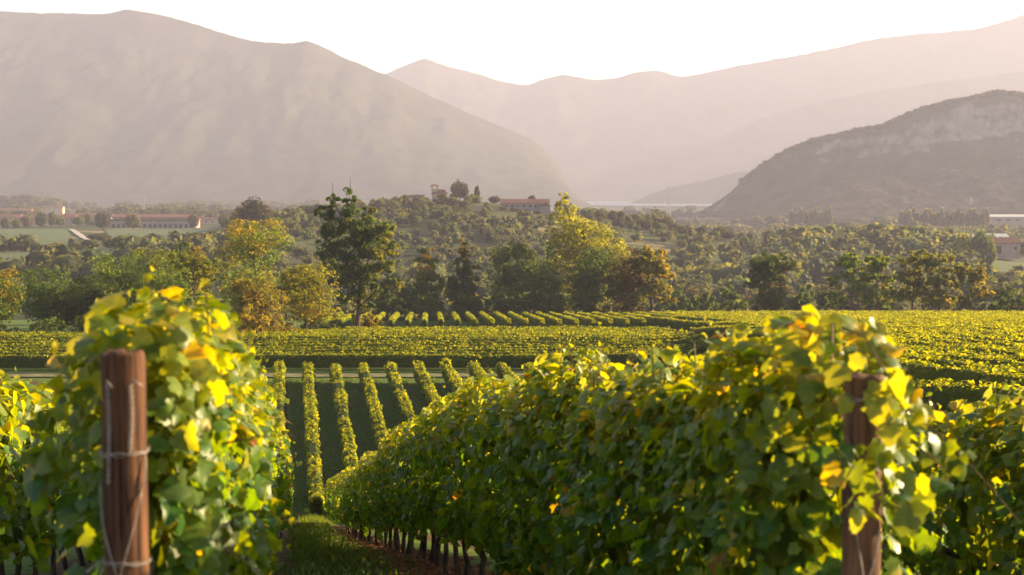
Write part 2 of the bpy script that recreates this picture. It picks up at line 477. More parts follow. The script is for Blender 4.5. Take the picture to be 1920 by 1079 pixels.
mountain("pale farthest mountain ridge closing the valley", CREST_F, 6500, 1300, 1000, M_MTF, 8, 0.10, 1.3, nx=380, nt_=70)
mountain("hazy wooded spur in front of the farthest ridge", CREST_S, 5600, 700, 700, M_MTF, 15, 0.10, 1.25, nx=220, nt_=50)
mountain("low pale headland at the lake shore", CREST_P, 4300, 330, 300, M_MTF, 21, 0.08, 1.1, nx=120, nt_=30)
mountain("steep hill with pale limestone cliffs on the right", CREST_R, 2300, 520, 260, M_MTR, 31, 0.10, 1.0, nx=340, nt_=90, tree_bump=4.0, cliff=True)

def build_lake():
    m, nt, out = new_mat("lake_water"); b = NB(nt)
    p = b.node("ShaderNodeBsdfPrincipled")
    p.inputs["Base Color"].default_value = (0.03, 0.05, 0.06, 1); p.inputs["Roughness"].default_value = 0.35
    bp = b.node("ShaderNodeBump"); bp.inputs["Strength"].default_value = 0.1; bp.inputs["Distance"].default_value = 0.5
    nt.links.new(b.noise(b.pos(), 0.05, 4.0), bp.inputs["Height"]); nt.links.new(bp.outputs[0], p.inputs["Normal"])
    nt.links.new(p.outputs[0], out.inputs["Surface"])
    pts = [(x, y, -30.5) for x, y in ((-150, 5300), (120, 3700), (250, 3350), (450, 3200), (700, 3250), (980, 3500), (1080, 4300), (1000, 5300), (450, 5500))]
    a = Acc(); n = len(pts)
    a.add(pts + [(450, 4300, -30.5)], [(i, (i + 1) % n, n) for i in range(n)])
    struct(link("lake", a.mesh("lake"), m), "bright strip of lake between the mountains")
build_lake()

# ------------------------------------------------------------------ leaves
def tmpl(outline, centre, fold=0.12, droop=0.3):
    o = np.array(outline, float)
    v = np.concatenate([[centre], o])
    z = fold * np.abs(v[:, 0]) - droop * (v[:, 1] - 0.35) ** 2
    v = np.column_stack([v, z]); n = len(o)
    f = [(0, i + 1, (i + 1) % n + 1) for i in range(n)]
    v[:, 1] -= 0.4
    return v, np.array(f)
_half = [(0.17, -0.13), (0.42, -0.06), (0.44, 0.15), (0.58, 0.37), (0.37, 0.50), (0.28, 0.75)]
VINE_LEAF = tmpl([(0, 0.03)] + _half + [(0, 1.0)] + [(-a, b) for a, b in _half[::-1]], (0, 0.33), 0.16, 0.35)
VINE_LEAF_B = tmpl([(0, 0.03)] + _half + [(0.03, 0.96)] + [(-a * 0.9, b * 1.05) for a, b in _half[::-1]], (0, 0.33), -0.10, 0.5)
VINE_LEAF_C = tmpl([(0, 0.03)] + [(a * 0.92, b) for a, b in _half] + [(-0.05, 0.98)] + [(-a * 1.05, b * 0.97) for a, b in _half[::-1]], (0, 0.33), 0.42, 0.75)
VINE_LEAF_D = tmpl([(0, 0.03)] + [(a, b * 1.03) for a, b in _half] + [(0.06, 1.0)] + [(-a * 0.85, b) for a, b in _half[::-1]], (0, 0.33), -0.30, 0.15)
_mv, _ = tmpl([(0, 0.0), (0.46, 0.02), (0.5, 0.42), (0, 1.0), (-0.5, 0.42), (-0.46, 0.02)], (0, 0.35), 0.15, 0.3)
MID_LEAF = (_mv[1:], np.array([(0, 1, 2), (0, 2, 3), (0, 3, 4), (0, 4, 5)]))
_d = np.array([(0, -0.5, 0), (0.45, 0.0, 0.12), (0, 0.55, 0), (-0.45, 0.0, 0.12)])
CARD = (_d, np.array([(0, 1, 2), (0, 2, 3)]))

def unit(v):
    return v / (np.linalg.norm(v, axis=-1, keepdims=True) + 1e-9)

def scatter(acc, template, P, N, T, size, col):
    """Place a leaf at every P, facing N with its tip towards T."""
    tv, tf = template
    N = unit(N); T = unit(T - (T * N).sum(1)[:, None] * N); S = np.cross(T, N)
    v = P[:, None, :] + size[:, None, None] * (tv[None, :, 0:1] * S[:, None, :] + tv[None, :, 1:2] * T[:, None, :] + tv[None, :, 2:3] * N[:, None, :])
    k = len(tv); n = len(P)
    f = tf[None] + (np.arange(n) * k)[:, None, None]
    c = np.repeat(col[:, None, :], k, 1)
    acc.add(v.reshape(-1, 3), f.reshape(-1, 3), c.reshape(-1, 3))

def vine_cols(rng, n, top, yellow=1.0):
    """Leaf colours: mostly green, some yellowing or browning, yellower at the top where sunlight is painted in."""
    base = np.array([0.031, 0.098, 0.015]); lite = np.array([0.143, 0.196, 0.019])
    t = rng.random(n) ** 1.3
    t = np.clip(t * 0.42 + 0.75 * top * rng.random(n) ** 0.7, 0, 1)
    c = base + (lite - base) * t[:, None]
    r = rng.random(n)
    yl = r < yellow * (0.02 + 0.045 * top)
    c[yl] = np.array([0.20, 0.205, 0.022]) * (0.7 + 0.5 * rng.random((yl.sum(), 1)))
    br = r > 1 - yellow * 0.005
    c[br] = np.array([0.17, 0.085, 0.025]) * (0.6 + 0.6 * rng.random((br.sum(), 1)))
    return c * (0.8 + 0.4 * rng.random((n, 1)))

ROW_DIR = np.array([-math.sin(ANG), math.cos(ANG), 0.0])
ROW_N = np.array([math.cos(ANG), math.sin(ANG), 0.0])

def leaf_variants():
    out = []
    rng = rng_(77)
    cols = [(0.028, 0.084, 0.016), (0.062, 0.118, 0.018), (0.12, 0.180, 0.024), (0.20, 0.21, 0.024), (0.15, 0.09, 0.027)]
    for c in cols:
        for t in (VINE_LEAF, VINE_LEAF_B, VINE_LEAF_C, VINE_LEAF_D):
            a = Acc(); a.add(t[0], t[1], np.array(c)); out.append((np.array(c), a.mesh("leaf", True)))
    return out
LEAF_VARIANTS = leaf_variants()
for _, _m in LEAF_VARIANTS: _m.materials.append(M_VINE)

def trunk_variants():
    out = []
    for s in range(5):
        rng = rng_(400 + s); n = 7
        z = np.linspace(-0.06, 0.82, n)
        p = np.column_stack([np.cumsum(rng.normal(0, 0.018, n)), np.cumsum(rng.normal(0, 0.022, n)), z])
        a = Acc(); a.tube(p, np.linspace(0.034, 0.022, n) * (1 + rng.normal(0, 0.1, n)), 6)
        p2 = np.array([p[-1], p[-1] + (0.03, 0.15, 0.06), p[-1] + (0.02, 0.40, 0.09)])
        a.tube(p2, [0.018, 0.014, 0.01], 5)
        me = a.mesh("trunk", True); me.materials.append(M_VBARK); out.append(me)
    return out
TRUNKS = trunk_variants()

def near_row(label, c0, d0, d1, seed, bands, n_leaf=300, trunk_range=(4, 46), top=1.86, halfw=0.30, end_bulge=0.0, clusters=()):
    """A tended row of vines on trunks: foliage, canes, single leaves, trunks."""
    rng = rng_(seed)
    X0 = c0 - T_ROW * d0
    root = empty("vine_row", (X0, d0, gz(X0, d0)))
    tag(root, label, "vine row", "vine rows nearest the viewer")
    off = np.array([X0, d0, gz(X0, d0)])
    fol = Acc(); cane = Acc(); cand = []
    for (a, b, per_m, size, tm, shoots) in bands:
        a = max(a, d0); b = min(b, d1)
        if b <= a: continue
        n = int((b - a) / math.cos(ANG) * per_m)
        d = a + (b - a) * rng.random(n)
        phi = np.radians(-62 + 304 * rng.random(n))
        inner = rng.random(n) < 0.22
        rho = np.where(inner, 0.35 + 0.45 * rng.random(n), 0.80 + 0.30 * rng.random(n))
        w = halfw * (1 + 0.30 * vnoise(d * 0.9, phi * 0.8, None, seed) + 0.25 * vnoise(d * 2.6, phi * 2.2, None, seed + 1))
        ht = top + 0.13 * vnoise(d * 0.7, 0 * d, None, seed + 2) + 0.07 * vnoise(d * 2.7, 0 * d, None, seed + 3)
        hb = 0.44 + 0.16 * vnoise(d * 0.8, 0 * d + 5, None, seed + 4) + 0.10 * vnoise(d * 3.0, 0 * d + 5, None, seed + 6)
        endf = np.clip((d - d0) / 0.30, 0, 1); endf = np.sqrt(1 - (1 - endf) ** 2) * 0.75 + 0.25
        if end_bulge: w = w * (1 + end_bulge * np.exp(-((d - d0 - 0.4) / 0.6) ** 2))
        hm = (ht + hb) / 2; hh = (ht - hb) / 2 * np.clip(endf + 0.25, 0, 1)
        cph, sph = np.cos(phi), np.sin(phi)
        u = w * endf * rho * np.sign(cph) * np.abs(cph) ** 0.7
        v = hm + hh * rho * np.sign(sph) * np.abs(sph) ** 0.7
        x = c0 - T_ROW * d
        P = np.stack([x, d, 0 * d], 1) + u[:, None] * ROW_N
        P[:, 2] = ground_z(x, d) + v
        outw = cph[:, None] * ROW_N + sph[:, None] * np.array([0, 0, 1.0])
        endo = np.exp(-((d - d0) / 0.18) ** 2)[:, None] * -ROW_DIR
        R = rng.normal(size=(n, 3))
        N = outw * 0.9 + endo * 1.2 + np.array([0, 0, 0.35]) + 0.55 * R
        T = np.array([0, 0, -0.9]) + 0.5 * outw + 0.6 * rng.normal(size=(n, 3))
        sz = size * (0.55 + 0.75 * rng.random(n))
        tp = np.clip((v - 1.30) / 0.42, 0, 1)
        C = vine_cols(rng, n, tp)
        # shoots rising over the top and hanging out of the sides
        if shoots:
            ns = int((b - a) * shoots)
            for k in range(ns):
                dd = a + (b - a) * rng.random(); xx = c0 - T_ROW * dd
                up = rng.random() < 0.7
                if up:
                    st = np.array([xx, dd, gz(xx, dd) + top - 0.10]) + ROW_N * rng.uniform(-0.2, 0.2)
                    dr = np.array([rng.normal(0, 0.35), rng.normal(0, 0.35), 1.0])
                    ln = rng.uniform(0.10, 0.30)
                else:
                    sd = rng.choice([-1, 1])
                    st = np.array([xx, dd, gz(xx, dd) + rng.uniform(0.8, 1.6)]) + ROW_N * sd * halfw * 0.8
                    dr = ROW_N * sd + np.array([rng.normal(0, 0.3), rng.normal(0, 0.3), rng.normal(0.1, 0.5)])
                    ln = rng.uniform(0.10, 0.30)
                dr = dr / np.linalg.norm(dr)
                m = max(3, int(ln / 0.05))
                tt = np.linspace(0, 1, m)
                bend = rng.normal(0, 0.12, 3); bend[2] = -abs(bend[2]) * 1.3
                pts = st + dr * (tt * ln)[:, None] + bend * (tt ** 2 * ln * 1.6)[:, None]
                cane.tube(pts - off, np.linspace(0.004, 0.0015, m), 4)
                Pl = pts + rng.normal(0, 0.022, (m, 3))
                az = rng.random(m) * 6.28
                side = np.stack([np.cos(az), np.sin(az), 0.5 + 0 * az], 1)
                P = np.concatenate([P, Pl + side * 0.035]); N = np.concatenate([N, side + 0.3 * rng.normal(size=(m, 3)) + [0, 0, 0.3]])
                T = np.concatenate([T, side * 0.5 + [0, 0, -0.5] + 0.4 * rng.normal(size=(m, 3))])
                sz = np.concatenate([sz, size * (1.0 - 0.6 * tt) * rng.uniform(0.6, 1.0, m)])
                C = np.concatenate([C, vine_cols(rng, m, np.ones(m))])
        if tm is VINE_LEAF and n_leaf:
            # the leaves that show largest become single parts
            dist = np.linalg.norm(P, axis=1)
            score = sz / dist * np.where(N @ np.array([0, -1.0, 0.1]) > 0.1, 1.0, 0.55) * (np.concatenate([rho, np.ones(len(P) - len(rho))]) > 0.78)
            pick = np.argsort(-score)[:n_leaf]
            keep = np.ones(len(P), bool); keep[pick] = False
            for i in pick:
                nn = unit(N[i]); t = T[i] - nn * (T[i] @ nn); t = unit(t); s = np.cross(t, nn)
                vi = min(range(len(LEAF_VARIANTS) // 4), key=lambda q: np.abs(LEAF_VARIANTS[q * 4][0] - C[i]).sum())
                me = LEAF_VARIANTS[vi * 4 + int(rng.integers(4))][1]
                o = bpy.data.objects.new("leaf", me); COL.objects.link(o); o.parent = root
                k = sz[i]; p = P[i] - off
                o.matrix_local = Matrix(((s[0]*k, t[0]*k, nn[0]*k, p[0]), (s[1]*k, t[1]*k, nn[1]*k, p[1]), (s[2]*k, t[2]*k, nn[2]*k, p[2]), (0, 0, 0, 1)))
            P, N, T, sz, C = P[keep], N[keep], T[keep], sz[keep], C[keep]
            hv = rng.integers(0, 4, len(P))
            for q, tmq in enumerate((VINE_LEAF, VINE_LEAF_B, VINE_LEAF_C, VINE_LEAF_D)):
                h = hv == q
                scatter(fol, tmq, P[h] - off, N[h], T[h], sz[h], C[h])
        else:
            scatter(fol, tm, P - off, N, T, sz, C)
    # the dense middle of the hedge, leaves added to block light through it
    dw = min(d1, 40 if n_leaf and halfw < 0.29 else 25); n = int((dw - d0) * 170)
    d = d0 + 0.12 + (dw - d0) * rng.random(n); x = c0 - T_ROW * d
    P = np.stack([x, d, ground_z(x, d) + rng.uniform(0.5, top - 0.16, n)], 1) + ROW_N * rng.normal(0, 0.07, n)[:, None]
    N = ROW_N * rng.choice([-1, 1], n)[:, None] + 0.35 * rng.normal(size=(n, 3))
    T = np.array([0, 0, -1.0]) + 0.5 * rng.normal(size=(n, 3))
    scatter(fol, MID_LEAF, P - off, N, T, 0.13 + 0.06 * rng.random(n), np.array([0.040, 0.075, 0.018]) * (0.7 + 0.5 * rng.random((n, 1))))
    for (qx, qy, qn, qs, qd) in clusters:      # leaves hanging over the end post
        cpt = np.array(px(qx, qy, qd)); n = qn
        P = cpt + rng.normal(0, 1, (n, 3)) * [qs, 0.05, qs * 0.8]
        N = np.array([0.2, -0.8, 0.4]) + 0.6 * rng.normal(size=(n, 3)); T = np.array([0, -0.1, -0.8]) + 0.5 * rng.normal(size=(n, 3))
        sz = 0.040 + 0.05 * rng.random(n); C = vine_cols(rng, n, np.full(n, 0.5 if qy > 800 else 1.0), 0.4)
        for i in range(n):
            nn = unit(N[i]); t = unit(T[i] - nn * (T[i] @ nn)); s_ = np.cross(t, nn); k = sz[i]; p = P[i] - off
            vi = min(range(len(LEAF_VARIANTS) // 4), key=lambda q: np.abs(LEAF_VARIANTS[q * 4][0] - C[i]).sum())
            o = bpy.data.objects.new("leaf", LEAF_VARIANTS[vi * 4 + i % 4][1]); COL.objects.link(o); o.parent = root
            o.matrix_local = Matrix(((s_[0]*k, t[0]*k, nn[0]*k, p[0]), (s_[1]*k, t[1]*k, nn[1]*k, p[1]), (s_[2]*k, t[2]*k, nn[2]*k, p[2]), (0, 0, 0, 1)))
        if qn > 5:
            q0 = np.array([c0 - T_ROW * (d0 + 0.15), d0 + 0.15, cpt[2] + 0.12])
            cane.tube(np.array([q0, q0 * 0.4 + cpt * 0.6 + [0, 0, 0.05], cpt, cpt + [0.03, -0.02, -0.06]]) - off, [0.004, 0.0035, 0.003, 0.0015], 5)
    o = link("foliage", fol.mesh("foliage", True), M_VINE, root); o["kind"] = "stuff"
    if cane.n:
        o = link("cane", cane.mesh("cane"), M_CANE, root); o["kind"] = "stuff"
    d = max(d0 + 0.5, trunk_range[0])
    while d < min(d1, trunk_range[1]):
        x = c0 - T_ROW * d + rng.normal(0, 0.03)
        t = bpy.data.objects.new("trunk", TRUNKS[rng.integers(5)]); COL.objects.link(t); t.parent = root
        t.location = Vector((x - off[0], d - off[1], gz(x, d) - off[2]))
        t.rotation_euler = (0, 0, ANG + rng.choice([0, math.pi]) + rng.normal(0, 0.2))
        d += rng.uniform(0.85, 1.05)
    return root

BN = [(0, 10, 1850, 0.070, VINE_LEAF, 14), (10, 26, 950, 0.090, MID_LEAF, 6), (26, 50, 380, 0.15, CARD, 2.5), (50, 90, 220, 0.21, CARD, 0)]
near_row("vine row behind the left wooden post, leafy to its rounded near end", C_LEFT, 4.06, 66, 11, BN, end_bulge=0.0, halfw=0.265)
near_row("long vine row running down from the right wooden post", C_RIGHT, 4.34, 63, 12, BN, end_bulge=0.05, halfw=0.28, n_leaf=225,
         clusters=((1560, 690, 9, 0.05, 4.2), (1665, 705, 12, 0.05, 4.12), (1665, 790, 14, 0.05, 4.08), (1600, 870, 8, 0.04, 4.05), (1640, 900, 10, 0.05, 4.05), (1600, 965, 5, 0.045, 4.04), (1690, 960, 9, 0.05, 4.1), (1760, 870, 6, 0.05, 4.25), (1800, 875, 4, 0.03, 4.25)))
BN2 = [(0, 10.5, 1350, 0.074, VINE_LEAF, 8), (10.5, 30, 420, 0.125, MID_LEAF, 3), (30, 85, 180, 0.21, CARD, 0)]
near_row("vine row at the far left edge, beyond the left post row", C_LEFT - C_SP, 9.0, 66, 13, BN2, trunk_range=(9, 30))
near_row("vine row at the far right edge, beyond the right post row", C_RIGHT + C_SP, 6.2, 60, 14, BN2, trunk_range=(6.2, 20))

# ------------------------------------------------------------------ end posts
def post(name, label, X, d, z_top, r, mat, seed, rings, chains, vwire):
    rng = rng_(seed)
    zg = gz(X, d); h = z_top - zg
    root = empty("wooden_post", (X, d, zg))
    tag(root, label, "post", "wooden end posts of the vine rows")
    a = Acc(); sides = 28; lv = 26
    z = np.linspace(-0.15, h, lv); th = np.arange(sides) / sides * 2 * math.pi
    Z, TH = np.meshgrid(z, th, indexing='ij')
    R = r * (1 + 0.035 * vnoise(np.cos(TH) * 2 + 5, np.sin(TH) * 2 + 5, Z * 1.5, seed) - 0.05 * np.clip(Z / h, 0, 1))
    crack = np.exp(-((TH - 4.1) / 0.06) ** 2) + np.exp(-((TH - 5.3 - 0.1 * Z) / 0.05) ** 2)
    R = R * (1 - 0.05 * crack)
    V = np.stack([R * np.cos(TH), R * np.sin(TH), Z + (Z > h - 0.01) * 0.008 * vnoise(np.cos(TH) * 3, np.sin(TH) * 3, None, seed)], -1).reshape(-1, 3)
    idx = np.arange(lv * sides).reshape(lv, sides); nx = np.roll(idx, -1, 1)
    a.quads(V, np.stack([idx[:-1], nx[:-1], nx[1:], idx[1:]], -1).reshape(-1, 4))
    top = V[-sides:]; inn = top * [0.86, 0.86, 1] + [0, 0, 0.006]
    cap = np.concatenate([top, inn, [[0, 0, h + 0.002]]])
    q = [(i, (i + 1) % sides, sides + (i + 1) % sides, sides + i) for i in range(sides)]
    a.quads(cap, q); a.add(cap, [(sides + i, sides + (i + 1) % sides, 2 * sides) for i in range(sides)])
    link("shaft", a.mesh("shaft", True), mat, root)
    for (zr, tilt, rad) in rings:
        w = Acc(); t = np.linspace(0, 2 * math.pi, 41)
        rr = r * 1.0 + rad
        w.tube(np.column_stack([rr * np.cos(t), rr * np.sin(t), zr - zg + tilt * np.cos(t) + 0.004 * np.sin(3 * t)]), rad, 6)
        for s in (1, -1):
            w.tube(np.column_stack([rr * 1.03 * np.cos(t), rr * 1.03 * np.sin(t), zr - zg + tilt * np.cos(t) + 0.006 * s * np.sin(5 * t)]), rad * 0.6, 5)
        link("tie_wire", w.mesh("tie_wire", True), M_WIRE, root)
    for (ang, z0, z1, rad) in chains:
        w = Acc(); n = 120; s = np.linspace(0, 1, n)
        for ph in (0, math.pi):
            tw = s * (abs(z1 - z0) / 0.030) * 2 * math.pi + ph
            aa = ang + 0.05 * np.sin(s * 4) + np.cos(tw) * rad * 1.1 / r
            rr = r * 1.0 + rad * 1.2 + np.sin(tw) * rad
            w.tube(np.column_stack([rr * np.cos(aa), rr * np.sin(aa), z0 - zg + (z1 - z0) * s]), rad * 0.75, 5)
        # the loose end sticking out at the knot
        w.tube([(r * 1.05 * math.cos(ang), r * 1.05 * math.sin(ang), z0 - zg), (r * 1.25 * math.cos(ang + 0.1), r * 1.25 * math.sin(ang + 0.1), z0 - zg + 0.012), (r * 1.4 * math.cos(ang + 0.35), r * 1.4 * math.sin(ang + 0.35), z0 - zg - 0.004)], rad * 0.7, 5)
        link("twisted_wire", w.mesh("twisted_wire", True), M_WIRE, root)
    for (a0, z0, a1, z1, rad) in vwire:
        w = Acc(); s = np.linspace(0, 1, 14); aa = a0 + (a1 - a0) * s
        rr = r * 1.0 + rad + 0.006 * np.sin(s * math.pi)
        w.tube(np.column_stack([rr * np.cos(aa), rr * np.sin(aa), z0 - zg + (z1 - z0) * s]), rad, 6)
        link("slanting_wire", w.mesh("slanting_wire", True), M_WIRE, root)
    return root

def ang_at(pxx, pc, half):            # angle on the post's front for a photo column
    return -math.pi / 2 + math.asin(max(-0.98, min(0.98, (pxx - pc) / half)))
def zz(y, d): return px(0, y, d).z
D1, R1 = 3.72, 0.0600
X1 = px_x(233, D1, 800)
post("wooden_post", "bare reddish-brown wooden post wired at the left vine row end", X1, D1, zz(664, D1), R1, M_POST, 5,
     [(zz(846, D1), 0.004, 0.0021), (zz(1048, D1), -0.003, 0.0018)],
     [(ang_at(215, 233, 43), zz(716, D1), zz(900, D1), 0.0032), (ang_at(254, 233, 43), zz(716, D1), zz(842, D1), 0.0032)],
     [(ang_at(192, 233, 43), zz(895, D1), ang_at(228, 233, 43), zz(1075, D1), 0.0021), (ang_at(274, 233, 43), zz(850, D1), ang_at(268, 233, 43), zz(920, D1), 0.0020), (ang_at(268, 233, 43), zz(918, D1), ang_at(231, 233, 43), zz(1075, D1), 0.0021)])
D2, R2 = 4.18, 0.0590
X2 = px_x(1618, D2, 850)
post("wooden_post", "brown wooden post half hidden by leaves at the right vine row end", X2, D2, zz(708, D2), R2, M_POST2, 6,
     [(zz(745, D2), 0.005, 0.0030), (zz(872, D2), -0.004, 0.0030)],
     [(ang_at(1640, 1618, 38), zz(770, D2), zz(850, D2), 0.0036)],
     [(ang_at(1600, 1618, 38), zz(985, D2), ang_at(1615, 1618, 38), zz(1085, D2), 0.0028), (ang_at(1642, 1618, 38), zz(985, D2), ang_at(1620, 1618, 38), zz(1085, D2), 0.0028)])

# ------------------------------------------------------------------ vine rows further down
ORD = ["first", "second", "third", "fourth", "fifth", "sixth", "seventh", "eighth", "ninth", "tenth", "eleventh", "twelfth", "thirteenth", "fourteenth", "fifteenth", "sixteenth", "seventeenth", "eighteenth", "nineteenth", "twentieth"]
def ordinal(i):
    if i < 20: return ORD[i]
    t, u = divmod(i + 1, 10)
    tens = {2: "twenty", 3: "thirty", 4: "forty", 5: "fifty", 6: "sixty", 7: "seventy"}[t]
    return tens + "-" + ORD[u - 1] if u else tens[:-1] + "ieth"

def far_row(pts, per_m, size, label, group, seed, halfw=0.33, top=1.9, bottom=0.45, name="vine_row", tint=(1, 1, 1), trunks=0, hvar=1.0):
    """A vine row seen from afar: leafy hedge over the terrain along a polyline of (x, y)."""
    rng = rng_(seed)
    pts = np.asarray(pts, float)
    seg = np.linalg.norm(np.diff(pts, axis=0), axis=1); S = np.concatenate([[0], np.cumsum(seg)]); Lr = S[-1]
    n = int(Lr * per_m)
    s = rng.random(n) * Lr
    x = np.interp(s, S, pts[:, 0]); y = np.interp(s, S, pts[:, 1])
    dirv = unit(pts[-1] - pts[0]); nrm = np.array([dirv[1], -dirv[0]])
    phi = np.radians(-28 + 236 * rng.random(n))
    w = halfw * (1 + 0.3 * vnoise(s * 0.7, phi, None, seed) + 0.25 * vnoise(s * 2.1, phi * 2, None, seed + 1))
    ht = top + 0.10 * hvar * vnoise(s * 0.5, 0 * s, None, seed + 2) + 0.09 * hvar * vnoise(s * 1.9, 0 * s, None, seed + 3)
    hm, hh = (ht + bottom) / 2, (ht - bottom) / 2
    rho = 0.75 + 0.35 * rng.random(n)
    cp, sp = np.cos(phi), np.sin(phi)
    u = w * rho * np.sign(cp) * np.abs(cp) ** 0.7; v = hm + hh * rho * np.sign(sp) * np.abs(sp) ** 0.7
    P = np.stack([x + nrm[0] * u, y + nrm[1] * u, ground_z(x, y) + v], 1)
    N = np.stack([nrm[0] * cp, nrm[1] * cp, sp + 0.25], 1) + 0.5 * rng.normal(size=(n, 3))
    T = rng.normal(size=(n, 3)) + [0, 0, -0.4]
    off = np.array([pts[0, 0], pts[0, 1], gz(*pts[0])])
    acc = Acc()
    tp = np.clip((v - 1.2) / 0.6, 0, 1)  # upper leaves painted yellower to look sunlit
    C = vine_cols(rng, n, tp, 0.1); C = (0.55 * C + 0.45 * (np.array([0.06, 0.118, 0.018]) + np.array([0.045, 0.060, 0.003]) * tp[:, None])) * np.array(tint) * (1 + 0.18 * vnoise(s * 0.35, 0 * s, None, seed + 7))[:, None]
    scatter(acc, CARD, P - off, N, T, size * (0.6 + 0.8 * rng.random(n)), C)
    # dense inside: core added and widened to shade the left faces
    m = max(3, int(Lr / 2.5)); sc = np.linspace(0.15, Lr - 0.15, m)
    cx, cy_ = np.interp(sc, S, pts[:, 0]), np.interp(sc, S, pts[:, 1])
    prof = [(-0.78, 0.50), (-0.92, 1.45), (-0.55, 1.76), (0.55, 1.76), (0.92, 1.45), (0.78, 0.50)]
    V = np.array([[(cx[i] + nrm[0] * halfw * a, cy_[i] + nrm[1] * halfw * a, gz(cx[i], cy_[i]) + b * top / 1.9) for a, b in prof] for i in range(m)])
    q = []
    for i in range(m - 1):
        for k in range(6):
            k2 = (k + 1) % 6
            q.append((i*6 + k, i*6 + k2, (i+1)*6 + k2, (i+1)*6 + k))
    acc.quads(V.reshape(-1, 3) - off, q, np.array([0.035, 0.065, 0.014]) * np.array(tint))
    if trunks:
        root = empty(name, off)
        link("foliage", acc.mesh("foliage"), M_VINE_FAR, root)["kind"] = "stuff"
        sdist = 0.15
        for k in range(trunks):
            t = bpy.data.objects.new("trunk", TRUNKS[rng.integers(5)]); COL.objects.link(t); t.parent = root
            tx, ty = np.interp(sdist, S, pts[:, 0]), np.interp(sdist, S, pts[:, 1])
            t.location = Vector((tx, ty, gz(tx, ty))) - Vector(off)
            t.rotation_euler = (0, 0, rng.random() * 6); t.scale = (1.6, 1.6, 1)
            sdist += rng.uniform(0.9, 1.2)
        o = root
    else:
        o = link(name, acc.mesh(name), M_VINE_FAR); o.location = off
    tag(o, label, "vine row", group)
    return o

def line(x0, y0, x1, y1, step=3.0):
    n = max(2, int(math.hypot(x1 - x0, y1 - y0) / step))
    return np.column_stack([np.linspace(x0, x1, n), np.linspace(y0, y1, n)])

# lower block: rows climbing away from the dip
for i in range(-1, 10):
    c = LOW_C0 + i * LOW_SPX
    d0 = 91.5 if i < 3 else 91.5
    far_row(line(c - T_ROW * d0, d0, c - T_ROW * 143.5, 143.5), 120, 0.19,
            f"{ordinal(i + 1)} from the left of the vine rows climbing the lower slope", "vine rows on the lower slope", 100 + i, halfw=0.48, trunks=4, tint=(1.2, 1.12, 0.9), hvar=2.2)
# cross rows on the knoll
k = 0
d = 151.2
while d < 200:
    xl = -0.40 * d if d < 181 else px_x(470 + (d - 181) * 9.5, d)
    xr = 21.5 + 0.8 * math.sin(d)
    far_row(line(xl, d + 0.02 * xl, xr, d + 0.02 * xr), 110 if k == 0 else 66, 0.21,
            f"{ordinal(k)} vine row from the track, running across the rounded knoll", "cross rows on the knoll", 200 + k, halfw=0.42, tint=(1.16, 1.10, 0.85))
    d += 2.7; k += 1
# rows behind the knoll and on the right flank
k_far = k_low = 0
dgrid = np.arange(44, 275.1, 1.0)
for i in range(0, 60):
    xf = -33 + 2.7 * i                     # at d = 275
    if xf / 275 > 0.42: continue
    xg = xf + T_HUMP * (275 - dgrid)
    ok = (xg / dgrid < 0.405) & (((dgrid < 146) & (xg > np.interp(dgrid, FLANK_D, FLANK_X) + 3.5)) | ((dgrid >= 146) & (dgrid < 226) & (xg > 23.5)) | (dgrid >= 226))
    edges = np.flatnonzero(np.diff(np.concatenate([[0], ok.astype(int), [0]])))
    for a_, b_ in zip(edges[::2], edges[1::2]):
        if b_ - a_ < 8: continue
        d0_, d1_ = dgrid[a_], dgrid[b_ - 1]
        if d1_ > 270:
            lab = f"{ordinal(k_far)} from the left of the vine rows leading away on the far slope"; k_far += 1
        else:
            lab = f"{ordinal(k_low)} from the left of the shorter vine rows low on the right flank"; k_low += 1
        far_row(line(xg[a_], d0_, xg[b_ - 1], d1_), 40 if d0_ > 200 else 54, 0.23 if d0_ > 120 else 0.20, lab, "vine rows on the far slope", 300 + i + a_, halfw=0.40, tint=(1.16, 1.10, 0.85))

# ------------------------------------------------------------------ trees
PAL = {
    "dark": [(0.022, 0.040, 0.012), (0.040, 0.060, 0.016)],
    "teal": [(0.030, 0.056, 0.020), (0.060, 0.090, 0.028)],
    "green": [(0.050, 0.085, 0.015), (0.100, 0.140, 0.024)],
    "olive": [(0.066, 0.078, 0.016), (0.122, 0.128, 0.026)],
    "gold": [(0.115, 0.100, 0.016), (0.20, 0.165, 0.022)],
    "rust": [(0.080, 0.068, 0.016), (0.150, 0.120, 0.022)],
    "yellow": [(0.115, 0.130, 0.016), (0.19, 0.195, 0.022)],
    "brown": [(0.050, 0.042, 0.016), (0.085, 0.065, 0.022)],
    "lime": [(0.10, 0.115, 0.022), (0.20, 0.19, 0.03)],
}

